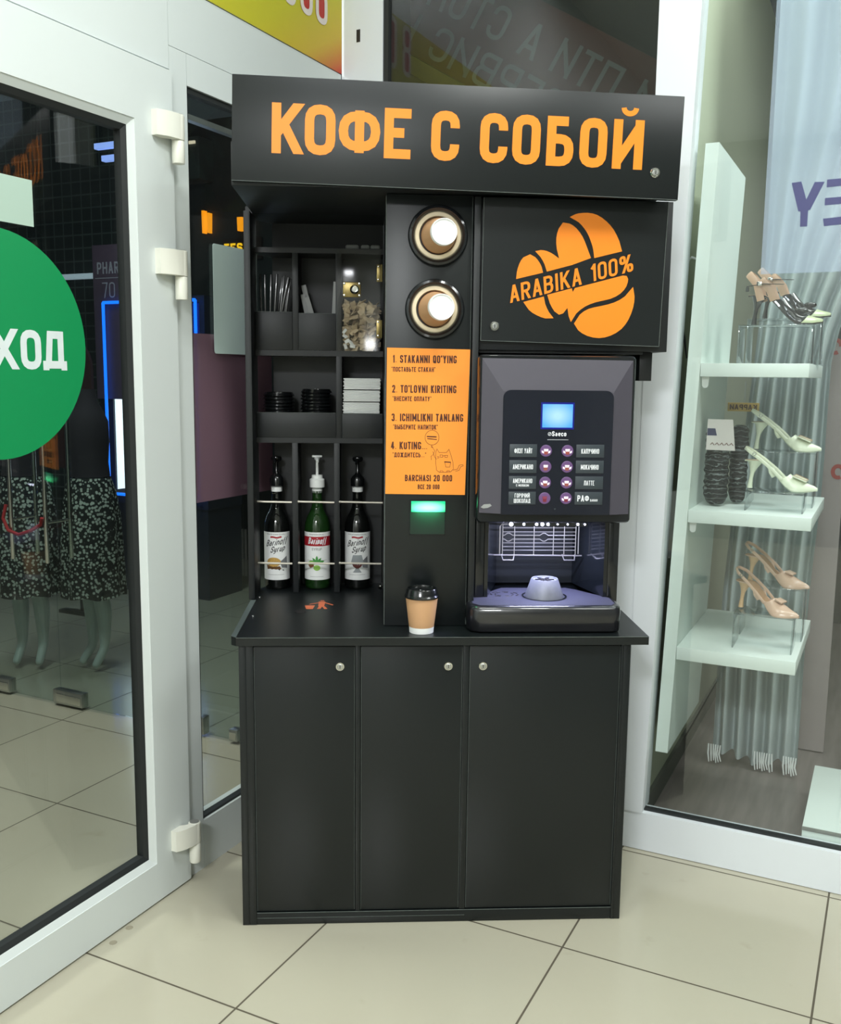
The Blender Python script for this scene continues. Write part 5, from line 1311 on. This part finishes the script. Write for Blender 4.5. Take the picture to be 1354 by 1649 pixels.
def sm(a, b_, x):
    t = min(max((x - a) / (b_ - a), 0), 1); return t * t * (3 - 2 * t)
def shoe(label, u, v, z, yaw, kind, group):
    L, H = .205, .084
    main = {'white': mat('cream_leather', (226, 232, 208), .32, var=.03), 'pink': mat('nude_patent', (214, 180, 158), .22, var=.03), 'black': mat('black_patent', (16, 17, 18), .12, coat=.6)}[kind]
    inner = {'white': mat('beige_insole', (190, 168, 140), .5), 'pink': mat('tan_insole', (186, 146, 112), .5), 'black': mat('tan_insole', (186, 146, 112), .5)}[kind]
    strap = {'white': main, 'pink': main, 'black': mat('nude_strap', (204, 166, 138), .4)}[kind]
    hm = {'white': main, 'pink': mat('pale_heel', (208, 170, 130), .3), 'black': main}[kind]
    F2 = WF @ Matrix.Translation((u, v, z)) @ Matrix.Rotation(yaw, 4, 'Z')
    t = thing('slingback_shoe' if kind != 'black' else 'ankle_strap_shoe', label, 'shoe', (u, v, z), yaw, group, WF)
    zf = lambda s: H * (1 - sm(.16, .70, s)) + .003 + .004 * sm(.85, 1, s)
    wf = lambda s: (.024 * (1 - sm(.2, .4, s)) + .019 * sm(.2, .4, s)) * (1 - sm(.45, .70, s)) + .036 * sm(.45, .70, s) * (1 - sm(.72, 1.0, s)) + .0035 * sm(.72, 1, s)
    wf2 = lambda s: wf(s) * (math.sqrt(max(0, 1 - ((.12 - s) / .16) ** 2)) if s < .12 else 1)
    S = [i / 28 for i in range(29)]
    mb = MB(F2)
    mb.loft([[(L * s, y, zf(s) + dz) for y, dz in ((-wf2(s), 0), (-wf2(s) * .9, -.0035), (wf2(s) * .9, -.0035), (wf2(s), 0))] for s in [-.03] + S[1:]]); mb.build('sole', main, t, 40)
    mb = MB(F2)
    mb.loft([[(L * s, y, zf(s) + dz) for y, dz in ((-wf2(s) * .93, .0004), (-wf2(s) * .5, .0016), (wf2(s) * .5, .0016), (wf2(s) * .93, .0004))] for s in [-.02] + S[1:-1]]); mb.build('insole', inner, t, 60)
    # upper: shell with an open slanting throat
    def ring(k, off):
        P = []
        for j in range(13):
            th = PI * j / 12; s0 = (.27 if kind == 'black' else .42) + .20 * math.sin(th) ** .8; s = s0 + (1 - s0) * k
            w_ = max(wf(s) - off, .001); h_ = (.036 - off) * (1 - k) ** .8 * (.55 + .45 * math.sin(th)) + .0075 * (1 - .3 * k) - off * .5
            P.append((L * s, w_ * math.cos(th), zf(s) + max(h_, .001) * math.sin(th)))
        return P
    ks = [0, .12, .26, .42, .58, .74, .88, 1]
    mb = MB(F2); mb.loft([ring(k, 0) for k in reversed(ks)] + [ring(k, .0016) for k in ks], cap=False, closed=False); up = mb.build('toe_upper', main, t, 60)
    if kind == 'black':
        mb = MB(F2); mb.loft([[(x + .0012, y * 1.05, q + .0008) for x, y, q in ring(k, -.0006)] for k in (.62, .7, .8, .9, .985)], cap=False, closed=False); mb.build('toe_cap', mat('pale_green_toe', (196, 204, 160), .3), up, 60)
    # heel
    mb = MB(F2); mb.loft([[(x + r * 1.1 * math.cos(a), r * math.sin(a), q) for a in [2 * PI * k / 14 for k in range(14)]] for x, r, q in ((.012, .0075, .0015), (.012, .0068, .010), (.014, .0052, .030), (.0165, .0060, .048), (.020, .0105, .064), (.024, .0185, H - .004), (.025, .0205, H + .001))])
    he = mb.build('heel', hm, t, 60)
    mb = MB(F2); mb.loft([[(.012 + .0080 * math.cos(a), .0074 * math.sin(a), q) for a in [2 * PI * k / 14 for k in range(14)]] for q in (0, .0014)]); mb.build('heel_tip', M_BLKINK, he)
    # straps
    def band(pts, w_, m, name='strap', par=t):
        mb = MB(F2)
        Pv = [Vector(p) for p in pts]; out = [Pv[0]]
        for i in range(1, len(Pv)):
            a, c = Pv[i - 1], Pv[i]; out += [a + (c - a) * .5, c]
        mb.tube(out, w_, 8, flat=.22, up=(0, 0, 1) if abs((Pv[0] - Pv[-1]).z) < .02 else (0, 1, 0)); return mb.build(name, m, par, 60)
    if kind != 'black':
        for sg_ in (1, -1):
            band([(L * .52, sg_ * .030, .036), (L * .40, sg_ * .030, .060), (L * .22, sg_ * .028, .090), (L * .05, sg_ * .024, .114), (-L * .03, sg_ * .010, .124), (-L * .035, 0, .1245)], .0052, strap)
            band([(L * .40, sg_ * .021, .040), (L * .36, sg_ * .028, .054), (L * .34, sg_ * .030, .074)], .0048, strap)
        mb = MB(F2); mb.loft([[(-.007 + x, w_ * math.cos(a) * 1.0, q) for a in [PI * k / 10 for k in range(11)]] for x, w_, q in ((0, .022, H), (0, .023, H + .010))], cap=False, closed=False) if False else mb.torus((L * .12, -.029, .108), .0048, .0012, (0, 1, 0), 16, 6)
        mb.build('buckle', M_CHROME, t)
        if kind == 'white':
            mb = MB(F2); M_ = Matrix.Translation((L * .76, 0, .038)) @ Matrix.Rotation(.38, 4, 'Y'); mb.box(-.021, .021, -.024, .024, -.002, .003, .0015, mtx=M_); orn = mb.build('vamp_bow', main, t)
            mb = MB(F2); mb.tube([M_ @ Vector(p) for p in ((-.019, -.022, .0038), (.019, -.022, .0038), (.019, .022, .0038), (-.019, .022, .0038), (-.019, -.022, .0038))], .0009, 6); mb.build('bow_piping', mat('tan_insole', (186, 146, 112), .5), orn)
        else:
            mb = MB(F2); M_ = Matrix.Translation((L * .70, 0, .045)) @ Matrix.Rotation(.3, 4, 'Y'); mb.box(-.013, .013, -.016, .016, -.002, .004, .002, mtx=M_); mb.build('vamp_bow', main, t)
    else:
        for dx, hz in ((.10, .118), (.28, .100)):
            for sg_ in (1, -1): band([(L * (dx + .06), sg_ * .026, .070), (L * dx, sg_ * .032, hz), (L * (dx - .10), sg_ * .030, hz + .024), (L * (dx - .14), sg_ * .012, hz + .032)], .011, strap)
        band([(-.012, 0, .10), (-.006, -.03, .112), (L * .20, -.036, .118), (L * .40, -.030, .116), (L * .43, 0, .118)], .0048, M_BLKINK, 'ankle_strap')
        mb = MB(F2); mb.box(L * .10, L * .17, -.0400, -.0375, .112, .124, .001); mb.build('buckle', M_CHROME, t)
        mb = MB(F2); mb.sphere((L * .70, 0, .040), .016, (1.2, 1, .6), 10); mb.build('knot', main, up, 60)
    return t
def riser(u0, u1, v0, v1, z, h, label):
    t = thing('acrylic_riser', label, 'display riser', ((u0 + u1) / 2, (v0 + v1) / 2, z), frame=WF)
    mb = MB(WF); mb.box(u0, u1, v0, v1, z + h - .004, z + h, .0008); mb.build('riser_top', M_ACRYL, t)
    for a in (u0, u1 - .004):
        mb = MB(WF); mb.box(a, a + .004, v0, v1, z + .0005, z + h - .0045, .0006); mb.build('riser_leg', M_ACRYL, t)
# middle shelf
riser(1.385, 1.550, .13, .245, 1.0855, .060, 'low clear acrylic riser under the front cream shoe on the middle shelf')
shoe('cream slingback shoe, front one of the pair on the middle shelf', 1.378, .195, 1.147, -.05, 'white', 'cream slingbacks')
riser(1.375, 1.565, .290, .40, 1.0855, .170, 'tall clear acrylic riser under the back cream shoe on the middle shelf')
shoe('cream slingback shoe, back one of the pair raised higher on the middle shelf', 1.372, .345, 1.2565, -.05, 'white', 'cream slingbacks')
# bottom shelf
riser(1.372, 1.545, .13, .245, .6575, .110, 'low clear acrylic riser under the front nude shoe on the bottom shelf')
shoe('nude patent slingback, front one of the pair on the bottom shelf', 1.372, .215, .7690, -.42, 'pink', 'nude slingbacks')
riser(1.370, 1.560, .300, .42, .6575, .165, 'tall clear acrylic riser under the back nude shoe on the bottom shelf')
shoe('nude patent slingback, back one of the pair on the bottom shelf', 1.375, .375, .8240, -.30, 'pink', 'nude slingbacks')
# top shelf
riser(1.340, 1.545, .12, .245, 1.5235, .112, 'clear acrylic riser under the front black shoe on the top shelf')
shoe('black shoe with nude ankle straps and pale toe, front one on the top shelf', 1.362, .190, 1.637, -.05, 'black', 'black ankle strap shoes')
riser(1.340, 1.555, .300, .42, 1.5235, .140, 'clear acrylic riser under the back black shoe on the top shelf')
shoe('black shoe with nude ankle straps and pale toe, back one on the top shelf', 1.372, .360, 1.6650, -.05, 'black', 'black ankle strap shoes')

# two sequinned clutch bags standing on end, one with a card
def sequin_mat():
    m = bpy.data.materials.new('black_sequins'); m.use_nodes = True; nt = m.node_tree; b_ = nt.nodes['Principled BSDF']; L = nt.links.new
    tc = nt.nodes.new('ShaderNodeTexCoord'); mp = nt.nodes.new('ShaderNodeMapping'); mp.inputs['Scale'].default_value = (1, 1, 2.4); L(tc.outputs['Object'], mp.inputs[0])
    wv = nt.nodes.new('ShaderNodeTexWave'); wv.bands_direction = 'Z'; wv.inputs['Scale'].default_value = 9; wv.inputs['Distortion'].default_value = 7; wv.inputs['Detail'].default_value = 3; wv.inputs['Detail Scale'].default_value = 4; L(mp.outputs[0], wv.inputs['Vector'])
    vo = nt.nodes.new('ShaderNodeTexVoronoi'); vo.inputs['Scale'].default_value = 330; L(tc.outputs['Object'], vo.inputs['Vector'])
    cr = nt.nodes.new('ShaderNodeValToRGB'); e = cr.color_ramp.elements; e[0].position = .87; e[0].color = (*lin((16, 18, 20)), 1); e[1].position = 1.0; e[1].color = (*lin((110, 118, 118)), 1)  # sparkle of the sequins painted as pale bands in the colour
    L(wv.outputs[0], cr.inputs[0]); L(cr.outputs[0], b_.inputs['Base Color']); b_.inputs['Metallic'].default_value = .3; b_.inputs['Roughness'].default_value = .25
    bp = nt.nodes.new('ShaderNodeBump'); bp.inputs['Strength'].default_value = 1; bp.inputs['Distance'].default_value = .003; L(wv.outputs[0], bp.inputs['Height']); L(bp.outputs[0], b_.inputs['Normal']); return m
M_SEQ = sequin_mat()
def clutch(u, v, z, r, h, label, tilt=0.0):
    mb = MB(WF @ Matrix.Translation((u, v, z)) @ Matrix.Rotation(tilt, 4, 'Y')); rings = []
    n = 44
    for i in range(n + 1):
        t = i / n; prof = math.sin(PI * min(max(t * 5.5, 0), .5)) * math.sin(PI * min(max((1 - t) * 5.5, 0), .5))
        rr = r * (.45 + .55 * prof) if prof < 1 else r
        rr *= 1 + .05 * math.sin(t * 70) + .03 * math.sin(t * 41 + 1)
        rings.append([(rr * math.cos(a) * (1 + .03 * math.sin(3 * a + t * 20)), rr * .8 * math.sin(a), h * t + .004 * math.sin(2 * a + t * 9) * (0 < i < n)) for a in [2 * PI * k / 28 for k in range(28)]])
    mb.loft(rings); return mb.build('clutch_bag', M_SEQ, None, 80, label=label, cat='bag', group='sequinned clutch bags')
clutch(1.288, .20, 1.0900, .036, .235, 'black sequinned clutch bag standing on end, front left one on the middle shelf')
clutch(1.341, .285, 1.0900, .027, .245, 'black sequinned clutch bag standing on end, back right one behind the card')
cd = thing('price_card', 'pale pink card with a dark blue corner leaning on the black sequinned bags', 'card', (1.30, .15, 1.23), frame=WF)
F2 = WF @ Matrix.Translation((1.300, .155, 1.262)) @ Matrix.Rotation(-.10, 4, 'X')
mb = MB(F2); mb.prism([(-.040, .0), (.046, .0), (.034, .094), (-.040, .094)], lambda p, q, d: (p, d, q), -.0008, .0008); cb = mb.build('card_sheet', mat('pale_pink_card', (206, 200, 196), .6), cd)
mb = MB(F2); put(mb, [[(-.039, .044), (-.010, .044), (-.016, .066), (-.039, .066)]], lambda p, q: (p, -.0012, q)); mb.build('blue_patch', mat('navy_print', (34, 36, 74), .6), cb, 0)
mb = MB(F2)
for k in range(5): put(mb, ribbon([(-.028 + .014 * k, .016), (-.022 + .014 * k, .022), (-.016 + .014 * k, .015)], .0028), lambda p, q: (p, -.0013, q))
mb.build('card_print', mat('brown_scribble', (120, 96, 90), .6), cb, 0)

# window film with letters, pleated curtain, boards, plinth
wf_ = thing('window_film', 'pale translucent window film with dark blue letters on the shop glass', 'window film', (1.9, .028, 1.77), frame=WF)
mb = MB(WF); mb.box(1.405, 2.9, .0284, .0292, 1.770, 2.70); fm = mb.build('film_sheet', M_FILM, wf_, 0)
mb = MB(WF)
put(mb, [[(1.472, 2.012), (1.497, 2.014), (1.519, 1.945), (1.507, 1.935), (1.494, 1.935)], [(1.531, 2.010), (1.556, 2.009), (1.524, 1.937), (1.507, 1.937), (1.505, 1.947)], [(1.499, 1.943), (1.519, 1.943), (1.519, 1.894), (1.501, 1.894)],
         [(1.562, 2.014), (1.660, 2.016), (1.660, 1.997), (1.562, 1.994)], [(1.560, 1.966), (1.660, 1.968), (1.660, 1.949), (1.560, 1.947)], [(1.558, 1.912), (1.660, 1.918), (1.660, 1.898), (1.562, 1.892)], [(1.640, 2.016), (1.662, 2.016), (1.662, 1.898), (1.640, 1.898)]], lambda p, q: (p, .0278, q))
mb.build('film_lettering', mat('navy_vinyl', (62, 64, 112), .5), fm, 0)
M_CURT = mat('grey_voile', (186, 196, 196), .8, var=.06, scale=12)
ct = thing('pleated_curtain', 'long pale grey pleated curtain with tassels at its hem behind the shelf', 'curtain', (1.45, .74, .05), frame=WF)
mb = MB(WF); nz_, nu = 26, 110; rows_ = []
for j in range(nz_ + 1):
    z = .075 + (3.0 - .075) * j / nz_
    a = 1.245 + .085 * sm(.5, 2.0, z); c = 1.545 + .02 * sm(.6, 1.2, z) + .40 * sm(1.5, 2.6, z)
    row = []
    for i in range(nu + 1):
        t = i / nu; ph = t * 2 * PI * 5.5
        row.append((a + (c - a) * t, .74 + (.034 + .006 * math.sin(z * 2 + t * 5)) * math.sin(ph + .5 * math.sin(z * 1.3)), z + .012 * math.sin(t * 9) * (j == 0)))
    rows_.append(row)
G1 = [[mb.V(p) for p in r] for r in rows_]; G2 = [[mb.V((p[0], p[1] + .003, p[2])) for p in r] for r in rows_]
for j in range(nz_):
    for i in range(nu):
        mb.face([G1[j][i], G1[j][i + 1], G1[j + 1][i + 1], G1[j + 1][i]]); mb.face([G2[j][i], G2[j + 1][i], G2[j + 1][i + 1], G2[j][i + 1]])
for i in range(nu): mb.face([G1[0][i], G2[0][i], G2[0][i + 1], G1[0][i + 1]])
mb.build('curtain_cloth', M_CURT, ct, 60)
for (u0, n) in ((1.235, 6), (1.400, 8), (1.500, 6)):
    for k in range(n):
        uu = u0 + .0085 * k; mb = MB(WF); mb.tube([(uu, .705, .120), (uu + .003 * math.sin(k), .700, .085), (uu + .005, .698, .052 + .004 * (k % 3))], [.0026, .0034, .0022], 6); mb.build('tassel', M_WHITE, ct)
mb = MB(WF); mb.box(1.20, 2.1, .735, .755, 3.0, 3.03); mb.build('curtain_rail', M_STEEL, ct)
db = thing('display_board', 'dim grey white board with red marks behind the shelves', 'board', (1.56, 1.2, .05), frame=WF)
mb = MB(WF); mb.box(1.38, 1.62, 1.0, 1.02, .05, 1.62); bb = mb.build('board_panel', mat('dim_white_board', (150, 140, 138), .6, var=.1, scale=5), db)
mb = MB(WF)
for x, z, r in ((1.40, 1.33, .022), (1.56, 1.60, .02), (1.60, 1.14, .018), (1.52, 1.55, .018)): put(mb, ribbon(arc(x, z, r, r * 1.2, 0, 300, 16), .014), lambda p, q: (p, .999, q))
mb.build('red_marks', mat('dull_red_print', (150, 52, 44), .6), bb, 0)
ys = thing('reflected_yellow_sign', 'reflection of a small yellow sign with mirrored dark letters, built as a plate under the top shelf', 'sign', (1.225, .72, 1.36), frame=WF)  # mirrored reflection in the glass, modelled as a small solid plate
mb = MB(WF); mb.box(1.245, 1.350, .640, .646, 1.366, 1.396, .001); yb2 = mb.build('sign_plate', mat('reflected_yellow_plate', (206, 168, 84), .6), ys)
mb = MB(WF); put(mb, text2d('КАРРАИ', .018, .0035, fit=.09), lambda p, q: (1.343 - p, .6385, 1.372 + q)); mb.build('sign_lettering', M_INK, yb2, 0)
mb = MB(WF); mb.box(1.298, 1.302, .6465, .650, 1.38, 1.47) ; mb.build('hanging_strip', M_STEEL, ys)
pt_ = thing('white_plinth', 'low white plinth with a grey front edge on the shop floor at the right', 'plinth', (1.95, .3, .046), frame=WF)
mb = MB(WF); mb.box(1.612, 2.6, .072, .585, .046, .1535, .002); mb.build('plinth_body', M_SHELFW, pt_)
mb = MB(WF); mb.box(1.6115, 2.6005, .0690, .0715, .143, .1545); mb.build('edge_trim', M_STEEL, pt_)
rsg = thing('reflected_red_sign', 'reflection of a dark red sign with grey mirrored letters, built as a tilted board behind the upper window', 'sign', (.35, .6, 2.4), frame=WF)  # sign reflected in the window, built as a board behind the pane
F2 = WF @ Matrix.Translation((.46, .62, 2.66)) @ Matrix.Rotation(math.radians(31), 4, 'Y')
mb = MB(F2); mb.box(-.62, .60, -.01, .01, -.20, .17, .002); rb = mb.build('sign_board', mat('reflected_red_board', (84, 34, 24), .6, var=.1, scale=3), rsg)
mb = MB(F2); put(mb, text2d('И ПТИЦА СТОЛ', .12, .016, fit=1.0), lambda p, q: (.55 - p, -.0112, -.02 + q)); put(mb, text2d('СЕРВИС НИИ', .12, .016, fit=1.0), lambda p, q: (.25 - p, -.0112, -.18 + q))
mb.build('sign_lettering', mat('reflected_grey_letters', (120, 120, 116), .6), rb, 0)
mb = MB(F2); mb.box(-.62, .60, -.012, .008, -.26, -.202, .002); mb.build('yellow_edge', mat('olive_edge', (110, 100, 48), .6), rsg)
